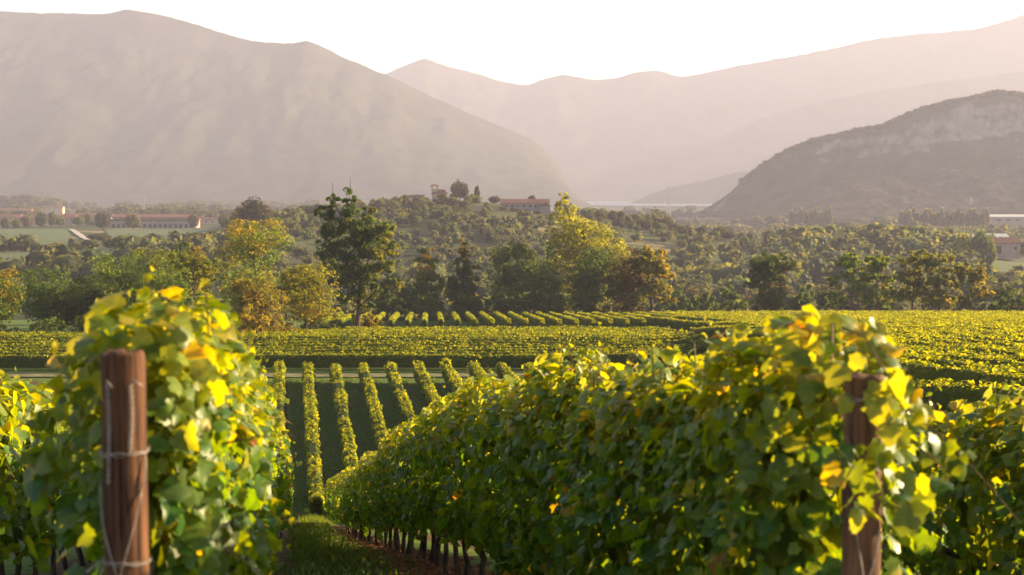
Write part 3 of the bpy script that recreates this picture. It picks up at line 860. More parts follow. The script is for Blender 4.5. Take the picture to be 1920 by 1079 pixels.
def make_lobes(style, rng, W, H):
    """Crown masses as (x, y, z, rx, rz) in metres over the foot."""
    L = []
    if style == "round":
        L.append((0, 0, 0.55 * H, 0.36 * W, 0.34 * H))
        for k in range(9):
            a = rng.random() * 6.28; r = 0.28 * W * math.sqrt(rng.random()); z = rng.uniform(0.25, 0.82) * H
            f = 1 - 0.5 * abs(z / H - 0.5)
            L.append((r * f * math.cos(a), r * f * math.sin(a), z, W * rng.uniform(0.16, 0.24), H * rng.uniform(0.12, 0.17)))
    elif style == "cone":
        for z, f in ((0.18, 0.40), (0.34, 0.42), (0.50, 0.36), (0.66, 0.28), (0.80, 0.20), (0.91, 0.12)):
            for k in range(3):
                a = rng.random() * 6.28; r = f * 0.38 * W
                L.append((r * math.cos(a), r * math.sin(a), z * H, f * W * 0.62, H * 0.115))
    elif style == "column":
        for z in np.linspace(0.14, 0.92, 7):
            f = math.sin(math.pi * min(0.97, 0.18 + 0.8 * z)) ** 0.5
            L.append((rng.normal(0, 0.03) * W, rng.normal(0, 0.03) * W, z * H, 0.42 * W * f, H * 0.10))
    elif style == "leaders":               # a tall open crown on several leaders
        for (qx, qy, qr, qh) in ((625,370,17,15),(612,396,24,20),(630,420,32,24),(655,364,18,18),(655,390,24,22),(662,422,32,28),(690,396,18,18),(700,420,28,22),(728,424,24,20),
                                 (735,452,24,24),(700,455,36,28),(660,462,42,30),(615,455,28,26),(604,430,18,18),(725,490,28,17),(680,500,42,26),(640,505,36,26),(738,520,22,13),(690,532,34,18),(650,540,28,17),(688,558,20,11),(615,490,22,20)):
            L.append(((qx - 670) / 184.0 * W + rng.normal(0, 0.01) * W, rng.normal(0, 0.07) * W, (609 - qy) / 259.0 * H, qr / 184.0 * W * 0.74, qh / 259.0 * H * 0.74))
    elif style == "airy":                  # spreading tiers on a bare trunk
        for k in range(26):
            z = rng.uniform(0.22, 0.93); f = (1.0 - 0.75 * max(0, z - 0.55)) * 0.42
            a = rng.random() * 6.28; r = f * W * math.sqrt(rng.random())
            L.append((r * math.cos(a), r * math.sin(a), z * H, W * rng.uniform(0.11, 0.19), H * rng.uniform(0.045, 0.075)))
    elif style == "flame":                 # leaning mass with a thin high tip
        for (cx, z, rx, rz) in ((-0.33, 0.96, 0.07, 0.045), (-0.30, 0.89, 0.10, 0.06), (-0.27, 0.81, 0.14, 0.07), (-0.20, 0.73, 0.21, 0.08), (-0.06, 0.68, 0.24, 0.08), (-0.26, 0.62, 0.22, 0.1), (0.02, 0.60, 0.28, 0.1), (0.20, 0.54, 0.26, 0.1), (0.34, 0.44, 0.2, 0.1), (-0.3, 0.48, 0.2, 0.1), (-0.1, 0.38, 0.3, 0.1), (0.1, 0.25, 0.32, 0.1), (-0.2, 0.2, 0.25, 0.1)):
            L.append((cx * W, rng.normal(0, 0.1) * W, z * H, rx * W * 1.2, rz * H * 1.25))
    elif style == "box":
        for k in range(16):
            z = rng.uniform(0.16, 0.86); a = rng.random() * 6.28; r = 0.30 * W * math.sqrt(rng.random())
            L.append((r * math.cos(a), r * math.sin(a), z * H, W * 0.22, H * 0.13))
    elif style == "bush":
        for k in range(9):
            a = rng.random() * 6.28; r = 0.34 * W * math.sqrt(rng.random()); z = rng.uniform(0.10, 0.72) * H
            L.append((r * math.cos(a), r * math.sin(a), z, W * 0.18, H * 0.26))
    elif style == "dome":
        L.append((0, 0, 0.60 * H, 0.42 * W, 0.30 * H))
        for k in range(8):
            a = k / 8 * 6.28; L.append((0.22 * W * math.cos(a), 0.22 * W * math.sin(a), H * rng.uniform(0.5, 0.74), W * 0.24, H * 0.2))
    return L

def crown_mesh(rng, lobes, pal, n_cards, size, pal2=None, split=None, H=1.0, gap=1.0):
    acc = Acc()
    wts = np.array([l[3] * l[3] + l[3] * l[4] for l in lobes]); wts = wts / wts.sum()
    for (lx, ly, lz, rx, rz), wt in zip(lobes, wts):
        m = max(40, int(n_cards * wt))
        ncl = max(5, int(m / 42))
        dv = unit(rng.normal(size=(ncl, 3)))
        rr = 0.55 + 0.45 * rng.random(ncl)
        cc = dv * rr[:, None] * np.array([rx, rx, rz]) + np.array([lx, ly, lz])
        cr = (0.26 + 0.16 * rng.random(ncl)) * min(rx, rz * 1.2) * 1.15 * gap
        which = rng.integers(0, ncl, m)
        o = unit(rng.normal(size=(m, 3)) + dv[which] * 0.7 + [0, 0, 0.25])
        P = cc[which] + o * (cr[which] * (0.5 + 0.6 * rng.random(m)))[:, None] * np.array([1.15, 1.15, 0.85])
        N = o + 0.45 * rng.normal(size=(m, 3)) + [0, 0, 0.15]
        T = rng.normal(size=(m, 3)) + [0, 0, -0.3]
        a, b = np.array(PAL[pal][0]), np.array(PAL[pal][1])
        t = np.clip(0.5 + 0.28 * rng.normal(size=ncl)[which] + 0.25 * rng.normal(size=m), 0, 1)[:, None]
        C = a + (b - a) * t
        if pal2:  # splits rising with x paint the sun's side warmer
            a2, b2 = np.array(PAL[pal2][0]), np.array(PAL[pal2][1])
            C2 = a2 + (b2 - a2) * t
            sel = split(P[:, 0], P[:, 2] / H) + 0.25 * rng.normal(size=ncl)[which] > 0.5
            C[sel] = C2[sel]
        scatter(acc, CARD, P, N, T, size * (0.6 + 0.8 * rng.random(m)), C * 1.12)
    return acc

def trunk_mesh(rng, lobes, H, r0, z_lo=0.0):
    a = Acc()
    n = 8; zt = np.linspace(-0.4, 0.72 * H, n)
    bx = np.cumsum(rng.normal(0, 0.012 * H, n)); by = np.cumsum(rng.normal(0, 0.012 * H, n)); bx[:2] = 0; by[:2] = 0
    p = np.column_stack([bx, by, zt])
    a.tube(p, r0 * np.array([1.5, 1.05, 1, 0.9, 0.78, 0.62, 0.45, 0.25]), 8)
    order = rng.permutation(len(lobes))[:12]
    for i in order:
        lx, ly, lz, rx, rz = lobes[i]
        z0 = np.clip(lz - abs(lx) * 0.8 - 0.12 * H, 0.16 * H, 0.66 * H)
        b = np.array([np.interp(z0, zt, bx), np.interp(z0, zt, by), z0]); e = np.array([lx, ly, lz])
        mid = b * 0.5 + e * 0.5 + np.array([0, 0, -0.03 * H]) + rng.normal(0, 0.01 * H, 3)
        a.tube([b, mid, e], [r0 * 0.42, r0 * 0.28, r0 * 0.1], 5)
    return a

def tree(label, x0, x1, ytop, d, style, pal, cat="tree", name="tree", group=None, n=5200, size=None, pal2=None, split=None, seed=0, gap=1.0, bare=None, lean=0.0, trunk_r=None):
    rng = rng_(seed * 7 + 1)
    xc = (x0 + x1) / 2
    X = px_x(xc, d, 560); W = (x1 - x0) / F * d
    z0 = gz(X, d); H = px(xc, ytop, d).z - z0
    n = int(n * 1.2)
    if size is None: size = 0.00132 * d + 0.04
    root = empty(name, (X, d, z0))
    tag(root, label, cat, group)
    lobes = make_lobes(style, rng, W, H)
    if lean: lobes = [(l[0] + lean * W * (l[2] / H), *l[1:]) for l in lobes]
    link("crown", crown_mesh(rng, lobes, pal, n, size, pal2, split, H, gap).mesh("crown"), M_TREE, root)
    r0 = trunk_r or max(0.12, 0.016 * H)
    link("trunk", trunk_mesh(rng, lobes, H, r0).mesh("trunk", True), M_BARK, root)
    if bare:
        for k in range(bare):
            a = Acc(); q = lobes[rng.integers(len(lobes))]
            b0 = np.array([q[0], q[1], q[2]]); e = b0 + np.array([rng.normal(0, 0.03) * H, rng.normal(0, 0.02) * H, rng.uniform(0.10, 0.2) * H])
            a.tube([b0, (b0 + e) / 2 + rng.normal(0, 0.15, 3), e], [0.07, 0.05, 0.02], 4)
            link("bare_branch", a.mesh("bare_branch"), M_BARK, root)
    return root

# -- wood on the left edge of the knoll
G = "trees along the edge of the vineyard"
tree("yellow-green tree cut by the left picture edge", -60, 60, 500, 215, "round", "green", pal2="gold", split=lambda x, z: z - 0.2, seed=1, group=G)
tree("dark bushy tree second from the left edge", 15, 165, 488, 205, "round", "teal", seed=2, group=G)
tree("dark tree left of and behind the left vine post", 90, 215, 515, 222, "round", "dark", seed=3, group=G)
tree("green tree whose top rises just above the left vine clump", 140, 290, 470, 228, "round", "green", seed=4, group=G)
tree("broad green tree directly above the left vine clump", 215, 390, 452, 240, "round", "green", seed=5, group=G, pal2="olive", split=lambda x, z: z - 0.35)
tree("small dark tree with a rusty right half above the green wood", 318, 400, 435, 262, "dome", "dark", seed=6, group=G, pal2="rust", split=lambda x, z: 0.5 + x * 0.5)
tree("loose green tree with pale bare stems right of the left vine clump", 300, 440, 470, 214, "airy", "green", seed=7, group=G, pal2="olive", split=lambda x, z: z - 0.1, n=4500, bare=5, gap=1.25)
tree("tall golden-green tree behind the rusty trees on the left", 395, 560, 402, 236, "round", "green", seed=8, group=G, pal2="gold", split=lambda x, z: z - 0.3, n=6500)
tree("rusty golden tree standing at the left edge of the knoll", 420, 545, 505, 188, "round", "olive", seed=9, group=G, pal2="rust", split=lambda x, z: 0.55)
tree("golden-brown leafy tree just left of the tall dark tree", 500, 650, 478, 196, "round", "olive", seed=10, group=G, pal2="gold", split=lambda x, z: 0.8 - z, n=6500)
tree("low golden shrub at the foot of the golden-brown tree", 430, 530, 560, 184, "bush", "gold", "shrub", "shrub", seed=11, group=G, n=2500)
tree("tall dark open-crowned tree towering over the wood left of centre", 578, 762, 352, 214, "leaders", "teal", seed=12, group=G, pal2="olive", split=lambda x, z: 0.25 + x * 0.06, n=15000, size=0.36, bare=6, trunk_r=0.42, gap=0.95)
tree("light green sapling right of the tall dark tree's trunk", 655, 690, 562, 216, "column", "lime", "shrub", "sapling", seed=13, group=G, n=1200)
tree("orange-brown bush right of the tall dark tree's trunk", 672, 720, 582, 218, "bush", "rust", "shrub", "shrub", seed=14, group=G, n=1500)
for i, (a_, b_, t_, dd, pl) in enumerate([(-30, 70, 600, 190, "dark"), (50, 150, 590, 193, "teal"), (130, 240, 585, 196, "dark"), (215, 330, 580, 194, "green"), (305, 410, 578, 198, "dark"), (385, 470, 585, 192, "olive"), (470, 560, 590, 191, "rust"), (545, 640, 582, 203, "dark"), (100, 230, 520, 206, "dark"), (230, 360, 505, 208, "green")]):
    tree(f"{ordinal(i)} from the left of the low bushes filling the left wood's edge" if i < 8 else ["dark leafy tree directly behind the left vine clump", "green leafy tree behind the right part of the left vine clump"][i - 8], a_, b_, t_, dd, "bush" if i < 8 else "round", pl, "shrub" if i < 8 else "tree", "shrub" if i < 8 else "tree", seed=60 + i, group="bushes at the foot of the left wood" if i < 8 else G, n=2600 if i < 8 else 5000)
for i, (a_, b_, t_, dd, pl) in enumerate([(690, 780, 548, 283, "dark"), (765, 850, 545, 285, "teal"), (840, 930, 540, 284, "dark"), (915, 1000, 548, 282, "dark"), (990, 1080, 540, 284, "teal"), (1065, 1150, 535, 283, "dark"), (1140, 1215, 545, 284, "brown")]):
    tree(f"{ordinal(i)} from the left of the low dark bushes under the centre wood", a_, b_, t_, dd, "bush", pl, "shrub", "shrub", seed=80 + i, group="bushes under the centre wood", n=2200)
# -- middle of the picture
tree("low dark tree behind the left end of the humped rows", 680, 790, 515, 292, "round", "dark", seed=15, group=G)
tree("slim tree with an orange top and blue-green body", 768, 838, 468, 296, "column", "teal", seed=16, group=G, pal2="rust", split=lambda x, z: z - 0.3)
tree("dark pointed tree with a rusty tip in the centre wood", 828, 916, 452, 294, "cone", "dark", seed=17, group=G, pal2="rust", split=lambda x, z: z - 0.42, n=6000)
tree("broad dark green tree right of the pointed tree", 900, 1020, 442, 306, "round", "dark", seed=18, group=G, n=6500)
tree("mid-green tree with a pale yellow top below the broad dark tree", 962, 1062, 474, 290, "round", "teal", seed=19, group=G, pal2="lime", split=lambda x, z: z - 0.38)
tree("dark narrow tree left of the tall yellow tree", 1002, 1064, 444, 318, "round", "dark", seed=20, group=G, n=3500)
tree("tall yellow tree with a thin high tip right of centre", 1032, 1170, 362, 304, "flame", "olive", seed=21, group=G, pal2="yellow", split=lambda x, z: z - 0.08 + x * 0.02, n=10500)
tree("large dark green tree below the tall yellow tree", 1050, 1190, 448, 292, "round", "teal", seed=22, group=G, n=7000)
tree("low green tree at the feet of the centre wood", 905, 985, 520, 288, "bush", "green", seed=23, group=G, n=3500)
tree("brownish dark tree left of the leaning golden tree", 1128, 1236, 458, 290, "round", "brown", seed=24, group=G, n=6000)
tree("gold-lit olive-green tree leaning over a dark forked trunk at the wood's right end", 1176, 1266, 462, 286, "airy", "olive", seed=25, group=G, pal2="gold", split=lambda x, z: 0.35 + x * 0.06, n=6000, gap=1.5, trunk_r=0.35)  # gold on the right is sunlight painted into the leaves
# -- right
tree("dense dark round-topped tree standing alone right of centre", 1398, 1488, 468, 286, "box", "dark", seed=26, group=G, n=8500, pal2="brown", split=lambda x, z: 0.1 + x * 0.08)
tree("airy green tree first in the row on the right", 1550, 1645, 470, 288, "airy", "green", seed=27, group=G, pal2="olive", split=lambda x, z: 0.2 + x * 0.08, gap=1.4)
tree("narrow airy tree second in the row on the right", 1612, 1678, 476, 292, "airy", "green", seed=28, group=G, pal2="olive", split=lambda x, z: 0.3 + x * 0.1, n=4000, gap=1.4)
tree("airy tree with a straight bare trunk, third in the row on the right", 1672, 1748, 466, 290, "airy", "olive", seed=29, group=G, gap=1.4)
tree("airy golden-green tree fourth in the row on the right", 1722, 1798, 474, 286, "airy", "olive", seed=30, group=G, pal2="gold", split=lambda x, z: 0.15 + x * 0.1, gap=1.4)
tree("broad layered golden-green tree last in the row on the right", 1776, 1862, 488, 288, "airy", "olive", seed=31, group=G, pal2="gold", split=lambda x, z: 0.2 + x * 0.08, n=6000, gap=1.45)
tree("low dark bush at the right picture edge", 1852, 1940, 536, 292, "bush", "dark", "shrub", "shrub", seed=32, group=G, n=3500)
for i, (a, b, t, dd) in enumerate([(1240, 1300, 528, 330), (1288, 1345, 538, 326), (1336, 1402, 532, 335), (1482, 1540, 530, 332), (1528, 1572, 540, 322)]):
    tree(f"{ordinal(i)} from the left of the grey-green hedge bushes behind the mown strip", a, b, t, dd, "bush", "teal", "shrub", "shrub", seed=40 + i, group="hedge bushes behind the mown strip", n=2400)

# ------------------------------------------------------------------ hillside and valley trees
def blob_mesh(seed, cards, width=0.9, sub=2, low=0.12):
    """A small tree of unit height seen from far: lumpy crown, leafy outline, short trunk."""
    rng = rng_(seed)
    t = (1 + 5 ** 0.5) / 2
    v = np.array([(-1,t,0),(1,t,0),(-1,-t,0),(1,-t,0),(0,-1,t),(0,1,t),(0,-1,-t),(0,1,-t),(t,0,-1),(t,0,1),(-t,0,-1),(-t,0,1)], float)
    f = [(0,11,5),(0,5,1),(0,1,7),(0,7,10),(0,10,11),(1,5,9),(5,11,4),(11,10,2),(10,7,6),(7,1,8),(3,9,4),(3,4,2),(3,2,6),(3,6,8),(3,8,9),(4,9,5),(2,4,11),(6,2,10),(8,6,7),(9,8,1)]
    v = unit(v)
    for _ in range(sub - 1):
        vl = [tuple(p) for p in v]; cache = {}; nf = []
        def mid(a, b):
            k = (min(a, b), max(a, b))
            if k not in cache:
                vl.append(tuple(unit((np.array(vl[a]) + np.array(vl[b])) / 2))); cache[k] = len(vl) - 1
            return cache[k]
        for a, b, c in f:
            x, y, z = mid(a, b), mid(b, c), mid(c, a); nf += [(a, x, z), (b, y, x), (c, z, y), (x, y, z)]
        v = np.array(vl); f = nf
    hz = (1 - low) / 2
    def shape(u):
        n = vnoise(u[:, 0] * 1.7 + seed, u[:, 1] * 1.7, u[:, 2] * 1.7, seed) * 0.28 + vnoise(u[:, 0] * 4 + seed, u[:, 1] * 4, u[:, 2] * 4, seed + 1) * 0.14
        return u * (1 + n)[:, None] * np.array([width / 2, width / 2, hz]) + np.array([0, 0, low + hz])
    a = Acc()
    a.add(shape(v) * [0.86, 0.86, 0.92] + [0, 0, 0.03], f, np.array([0.040, 0.046, 0.016]))
    u = unit(rng.normal(size=(cards, 3)) + [0, 0, 0.25])
    P = shape(u) * (0.86 + 0.2 * rng.random((cards, 1))) + [0, 0, 0.02]
    t = np.clip(0.5 + 0.5 * vnoise(u[:, 0] * 2.5, u[:, 1] * 2.5, u[:, 2] * 2.5, seed + 5) + 0.3 * rng.normal(size=cards), 0, 1)[:, None]
    C = np.array([0.055, 0.062, 0.020]) * (1 - t) + np.array([0.115, 0.108, 0.034]) * t
    scatter(a, CARD, P, u + 0.5 * rng.normal(size=(cards, 3)), rng.normal(size=(cards, 3)), (0.10 + 0.08 * rng.random(cards)) * (200 / max(cards, 60)) ** 0.35, C)
    if cards > 100: a.tube([(0, 0, -0.06), (0.01, 0, 0.1), (0, 0.01, 0.45)], [0.035, 0.028, 0.015], 5, np.array([0.06, 0.045, 0.03]))
    return a

BLOBS = [blob_mesh(500 + i, 420, w, 3) for i, w in enumerate((0.85, 1.0, 0.75, 1.1, 0.9, 0.7))]
BLOB_ME = [b.mesh("small_tree", False) for b in BLOBS]
LOBLOBS = [blob_mesh(520 + i, 48, w, 2) for i, w in enumerate((0.85, 1.05, 0.75, 1.15))]
CYP = blob_mesh(540, 420, 0.26, 3, 0.04); CYP_ME = CYP.mesh("cypress")
for me in BLOB_ME + [CYP_ME]: me.materials.append(M_WOODS)

def small_tree(label, x0, x1, ytop, d, group=None, name="tree", var=0, me=None, ybase=None, cat="tree"):
    xc = (x0 + x1) / 2; X = px_x(xc, d, ybase or 430); zb = gz(X, d)
    zt = px(xc, ytop, d).z; H = max(zt - zb, 2.0); W = (x1 - x0) / F * d
    me = me or BLOB_ME[var % 6]
    o = bpy.data.objects.new(name, me); COL.objects.link(o)
    ws = {id(m): w for m, w in zip(BLOB_ME, (0.85, 1.0, 0.75, 1.1, 0.9, 0.7))}.get(id(me), 0.26)
    o.location = (X, d, zb - 0.02 * H); o.scale = (W / ws, W / ws, H); o.rotation_euler = (0, 0, var * 1.3)
    tag(o, label, cat, group)
    return o

small_tree("big round dark tree beside the tower house on the hilltop", 845, 879, 341, 905, var=1)
small_tree("low bush at the left foot of the hilltop round tree", 843, 858, 362, 900, var=2, name="shrub", cat="shrub")
small_tree("slim dark cypress on the hill right of the round tree", 890, 899, 350, 903, name="cypress", me=CYP_ME)
small_tree("round dark bush-like tree on the hill's right shoulder", 916, 939, 368, 890, var=4)
small_tree("dark cypress rising behind the long red-roofed farmhouse", 990, 1005, 368, 905, name="cypress", me=CYP_ME)
for i, (a, b, t) in enumerate([(940, 958, 384), (954, 972, 381), (968, 988, 383)]):
    small_tree(f"{ordinal(i)} from the left of the three hedge trees above the farmhouse roof", a, b, t, 900, "hedge trees above the farmhouse", var=i)
small_tree("large lone pale-brown tree in the plain right of the yellow tree", 1213, 1254, 395, 1050, var=5)
small_tree("round dark tree in the plain in front of the pale stubble field", 1293, 1320, 428, 880, var=0)
small_tree("big dark tree above the golden wood on the left", 445, 512, 378, 700, var=3)
small_tree("smaller dark tree left of the big tree above the golden wood", 432, 470, 392, 720, var=1)
small_tree("dark round tree in front of the long winery building", 236, 263, 401, 1150, var=0)
small_tree("round brown tree at the left end of the winery building", 178, 208, 397, 1130, var=2)
small_tree("dark round tree at the lower end of the pale field road", 163, 208, 438, 860, var=4)
small_tree("dark tree at the right end of the winery building", 352, 373, 402, 1160, var=1)
small_tree("round grey-green tree right of the winery forecourt", 410, 438, 402, 1120, var=5)
VT = [(2, 20, 408), (20, 42, 412), (38, 62, 404), (66, 92, 400), (90, 105, 398), (98, 122, 407), (135, 160, 406), (152, 172, 402), (160, 190, 415), (176, 202, 424)]
for i, (a, b, t) in enumerate(VT):
    small_tree(f"{ordinal(i)} from the left of the round brownish trees before the left village roofs", a, b, t, 1160 + 13 * i, "trees in front of the left village", var=i)
for i in range(14):
    small_tree(f"{ordinal(i)} tree from the left in the dark hedge below the left green field", -6 + i * 12.5, 14 + i * 12.5, 459 + 4 * math.sin(i * 2.1), 715 + 4 * math.sin(i), "hedge below the left green field", var=i)
for i, (a, b, t) in enumerate([(1786, 1822, 440), (1820, 1862, 436), (1845, 1868, 446)]):
    o = small_tree(f"{ordinal(i)} from the left of the yellow-green trees before the red barn", a, b, t, 700, "yellow-green trees before the barn", var=i + 2)
    o.data = o.data.copy(); at = o.data.attributes["Col"]; arr = np.zeros(len(at.data) * 4, np.float32); at.data.foreach_get("color", arr)
    arr = arr.reshape(-1, 4); arr[:, :3] = arr[:, :3] * [1.7, 2.0, 1.0]; at.data.foreach_set("color", arr.ravel())
for i in range(22):
    xx = 1690 + i * 7.6
    small_tree(f"{ordinal(i)} poplar from the left in the pale row before the white works", xx - 5, xx + 5, 398 + 6 * math.sin(i * 1.7), 1500 + 10 * math.sin(i * 3), "poplars before the white works", name="poplar", me=CYP_ME)
for i in range(9):
    xx = 1484 + i * 9
    small_tree(f"{ordinal(i)} poplar from the left in the pale row under the cliff hill", xx - 4, xx + 4, 396 + 5 * math.sin(i * 2.2), 1600, "poplars at the foot of the cliff hill", name="poplar", me=CYP_ME)

# scattered trees of the hillside and the valley woods
def wood_positions():
    rng = rng_(900); out = []
    n = 26000
    d = np.sqrt(rng.random(n) * (1480 ** 2 - 305 ** 2) + 305 ** 2)
    pxx = rng.uniform(-120, 2040, n)
    X = (pxx - 960) / F * d
    den = 0.40 + 0.9 * (fbm(X / 70.0, d / 70.0, 3, 61) + 0.10)
    hill = np.exp(-((X + 40) / 190) ** 2 - ((d - 850) / 260) ** 2)
    den = np.maximum(den, hill * 1.1)
    den = np.where((d > 520) & (d < 830) & (pxx > 1240), np.maximum(den, 0.85), den)
    # open ground
    den = np.where((pxx < 425) & (d > 725), 0.0, den)                          # left fields
    den = np.where((pxx < 240) & (d > 560) & (d < 705), 0.0, den)
    den = np.where((d > 868) & (np.abs(X + 45) < 75), 0.0, den)                # meadow on the hilltop
    den = np.where((pxx > 915) & (pxx < 1045) & (d > 800) & (d < 905), 0.0, den)
    den = np.where((pxx > 1270) & (pxx < 1460) & (d > 830) & (d < 1120), 0.0, den)
    den = np.where((pxx > 1330) & (pxx < 1560) & (d > 380) & (d < 452), 0.0, den)
    den = np.where((pxx > 1815) & (d > 640) & (d < 850), 0.0, den)
    den = np.where((d < 330) & (pxx > 640), 0.0, den)
    den = np.where(d > 1000, den * 0.55, den)
    keep = rng.random(n) < den * 0.37
    H = np.where(hill > 0.3, rng.uniform(3.0, 6.5, n), rng.uniform(4.5, 13.0, n) * (0.85 + 0.3 * fbm(X / 45.0, d / 45.0, 2, 88)))
    H = np.where(d < 420, H * 0.75, H)
    o = np.argsort(d[keep])
    return X[keep][o], d[keep][o], H[keep][o], hill[keep][o], pxx[keep][o]
WX, WD, WH, WHILL, WPX = wood_positions()
wrng = rng_(901)
seen = (WPX > -10) & (WPX < 1930) & (WD > 360)
ids = np.where(seen)[0]
hill_ids = [i for i in ids if WHILL[i] > 0.30 and WD[i] < 860][-150:]
val_ids = [i for i in ids if WHILL[i] <= 0.30 and WPX[i] > 1150][:145]
single = set(hill_ids) | set(val_ids)
for i in single:
    k = int(wrng.integers(6)); o = bpy.data.objects.new("tree", BLOB_ME[k]); COL.objects.link(o)
    H = WH[i]; wv = wrng.uniform(0.9, 1.5)
    o.location = (WX[i], WD[i], gz(WX[i], WD[i]) - 0.05 * H); o.scale = (H * wv, H * wv, H); o.rotation_euler = (0, 0, wrng.random() * 6.28)
    if i in val_ids: tag(o, "round grey-green tree in the hazy wood on the right valley floor", "tree", "trees of the right valley wood")
    else: tag(o, "small round tree on the wooded slope below the tower house", "tree", "trees on the tower hill")
wood = Acc()
rest = [i for i in range(len(WX)) if i not in single]
for i in rest:
    b = BLOBS[0] if False else LOBLOBS[int(wrng.integers(4))]
    H = WH[i]; wv = wrng.uniform(0.9, 1.6); th = wrng.random() * 6.28
    c, s = math.cos(th), math.sin(th)
    v = np.concatenate(b.v) * [H * wv, H * wv, H]
    v = np.column_stack([v[:, 0] * c - v[:, 1] * s, v[:, 0] * s + v[:, 1] * c, v[:, 2]]) + [WX[i], WD[i], gz(WX[i], WD[i]) - 0.05 * H]
    tint = np.array([1, 1, 1]) * wrng.uniform(0.7, 1.35) * np.array([wrng.uniform(0.85, 1.2), 1, wrng.uniform(0.8, 1.1)])
    wood.add(v, np.concatenate(b.f), np.concatenate(b.c) * tint)
o = link("woodland", wood.mesh("woodland"), M_WOODS)
tag(o, "hazy mixed woodland covering the valley floor", "woodland", kind="stuff")

def tree_line(label, specs, seed):
    """Distant hedgerows and groves that read as one mass."""
    rng = rng_(seed); acc = Acc()
    for (x0, x1, d, n, h0, h1) in specs:
        for k in range(n):
            pxx = rng.uniform(x0, x1); dd = d * rng.uniform(0.96, 1.04); X = (pxx - 960) / F * dd
            H = rng.uniform(h0, h1) * (1.0 + 0.35 * float(vnoise(pxx / 40.0, d, None, seed))); wv = rng.uniform(1.0, 1.9)
            b = LOBLOBS[int(rng.integers(4))]
            v = np.concatenate(b.v) * [H * wv, H * wv, H] + [X, dd, gz(X, dd) - 0.1 * H]
            acc.add(v, np.concatenate(b.f), np.concatenate(b.c) * rng.uniform(0.7, 1.2))
    o = link("woodland", acc.mesh("woodland"), M_WOODS)
    tag(o, label, "woodland", kind="stuff")
tree_line("far hedgerows and groves fading across the plain", [(-60, 560, 1550, 90, 8, 13), (-60, 620, 2000, 110, 9, 16), (-60, 700, 2700, 90, 12, 20), (-60, 140, 2350, 40, 16, 26),
          (1040, 1960, 1350, 90, 8, 13), (1040, 1960, 1800, 110, 9, 15), (1060, 1500, 2200, 60, 7, 11), (1345, 1960, 2600, 60, 9, 15), (1130, 1320, 2600, 9, 8, 11), (500, 800, 1250, 60, 8, 12)], 31)

# cover of trees on the cliff hill's crest
def crest_trees():
    rng = rng_(41); acc = Acc()
    cx = np.array([c[0] for c in CREST_R], float); cyy = np.array([c[1] for c in CREST_R], float)
    for k in range(380):
        x = rng.uniform(1385, 1960); y = np.interp(x, cx, cyy)
        p = px(x, y, 2300); H = rng.uniform(7, 13); wv = rng.uniform(0.7, 1.3); b = LOBLOBS[int(rng.integers(4))]
        v = np.concatenate(b.v) * [H * wv, H * wv, H] + [p.x, 2300 + rng.uniform(-20, 20), p.z - 0.55 * H]
        acc.add(v, np.concatenate(b.f), np.concatenate(b.c) * rng.uniform(0.6, 1.0))
    o = link("woodland", acc.mesh("woodland"), M_WOODS)
    tag(o, "fringe of dark trees along the crest of the cliff hill", "woodland", kind="stuff")
crest_trees()

# ------------------------------------------------------------------ fields, road
def field(name, label, mat, a, b, c, d, lift=0.5):
    drape(name, None, mat, lift, 40, 30, label, world_pts=(a, b, c, d))
field("field", "smooth green field below the left village", M_FIELD, (px_x(-60, 735), 735), (px_x(150, 735), 735), (px_x(128, 1150), 1150), (px_x(-60, 1150), 1150))
field("field", "green field in front of the winery building", M_FIELD, (px_x(215, 770), 770), (px_x(425, 770), 770), (px_x(418, 1130), 1130), (px_x(200, 1130), 1130))
field("road", "pale road running down between the two green fields", M_ROAD, (px_x(160, 880), 880), (px_x(176, 880), 880), (px_x(140, 1140), 1140), (px_x(130, 1140), 1140), 0.6)
field("field", "pale sunlit stubble field in the plain on the right", M_STUBBLE, (px_x(1275, 870), 870), (px_x(1460, 870), 870), (px_x(1465, 1060), 1060), (px_x(1290, 1060), 1060))
field("field", "small green meadow behind the lone dark tree", M_FIELD, (px_x(1335, 385), 385), (px_x(1560, 385), 385), (px_x(1550, 445), 445), (px_x(1340, 445), 445), 0.3)
field("field", "lawn in front of the red barn on the right", M_FIELD, (px_x(1850, 650), 650), (px_x(1960, 650), 650), (px_x(1960, 740), 740), (px_x(1855, 740), 740), 0.5)
field("field", "dark green field at the far left below the hedge", M_FIELD, (px_x(-60, 565), 565), (px_x(235, 565), 565), (px_x(220, 700), 700), (px_x(-60, 700), 700), 0.3)

# ------------------------------------------------------------------ buildings
def gable_roof(w, dp, h0, rise, over=0.5, hip=0.0):
    a = Acc(); W, D = w / 2 + over, dp / 2 + over; hx = W - hip
    v = [(-W, -D, h0), (W, -D, h0), (W, D, h0), (-W, D, h0), (-hx, 0, h0 + rise), (hx, 0, h0 + rise)]
    v2 = [(p[0], p[1], p[2] - 0.25) for p in v[:4]]
    a.add(v + v2, [(0,1,5),(0,5,4),(2,3,4),(2,4,5),(1,2,5),(3,0,4),(6,7,1),(6,1,0),(7,8,2),(7,2,1),(8,9,3),(8,3,2),(9,6,0),(9,0,3),(6,9,8),(6,8,7)])
    return a

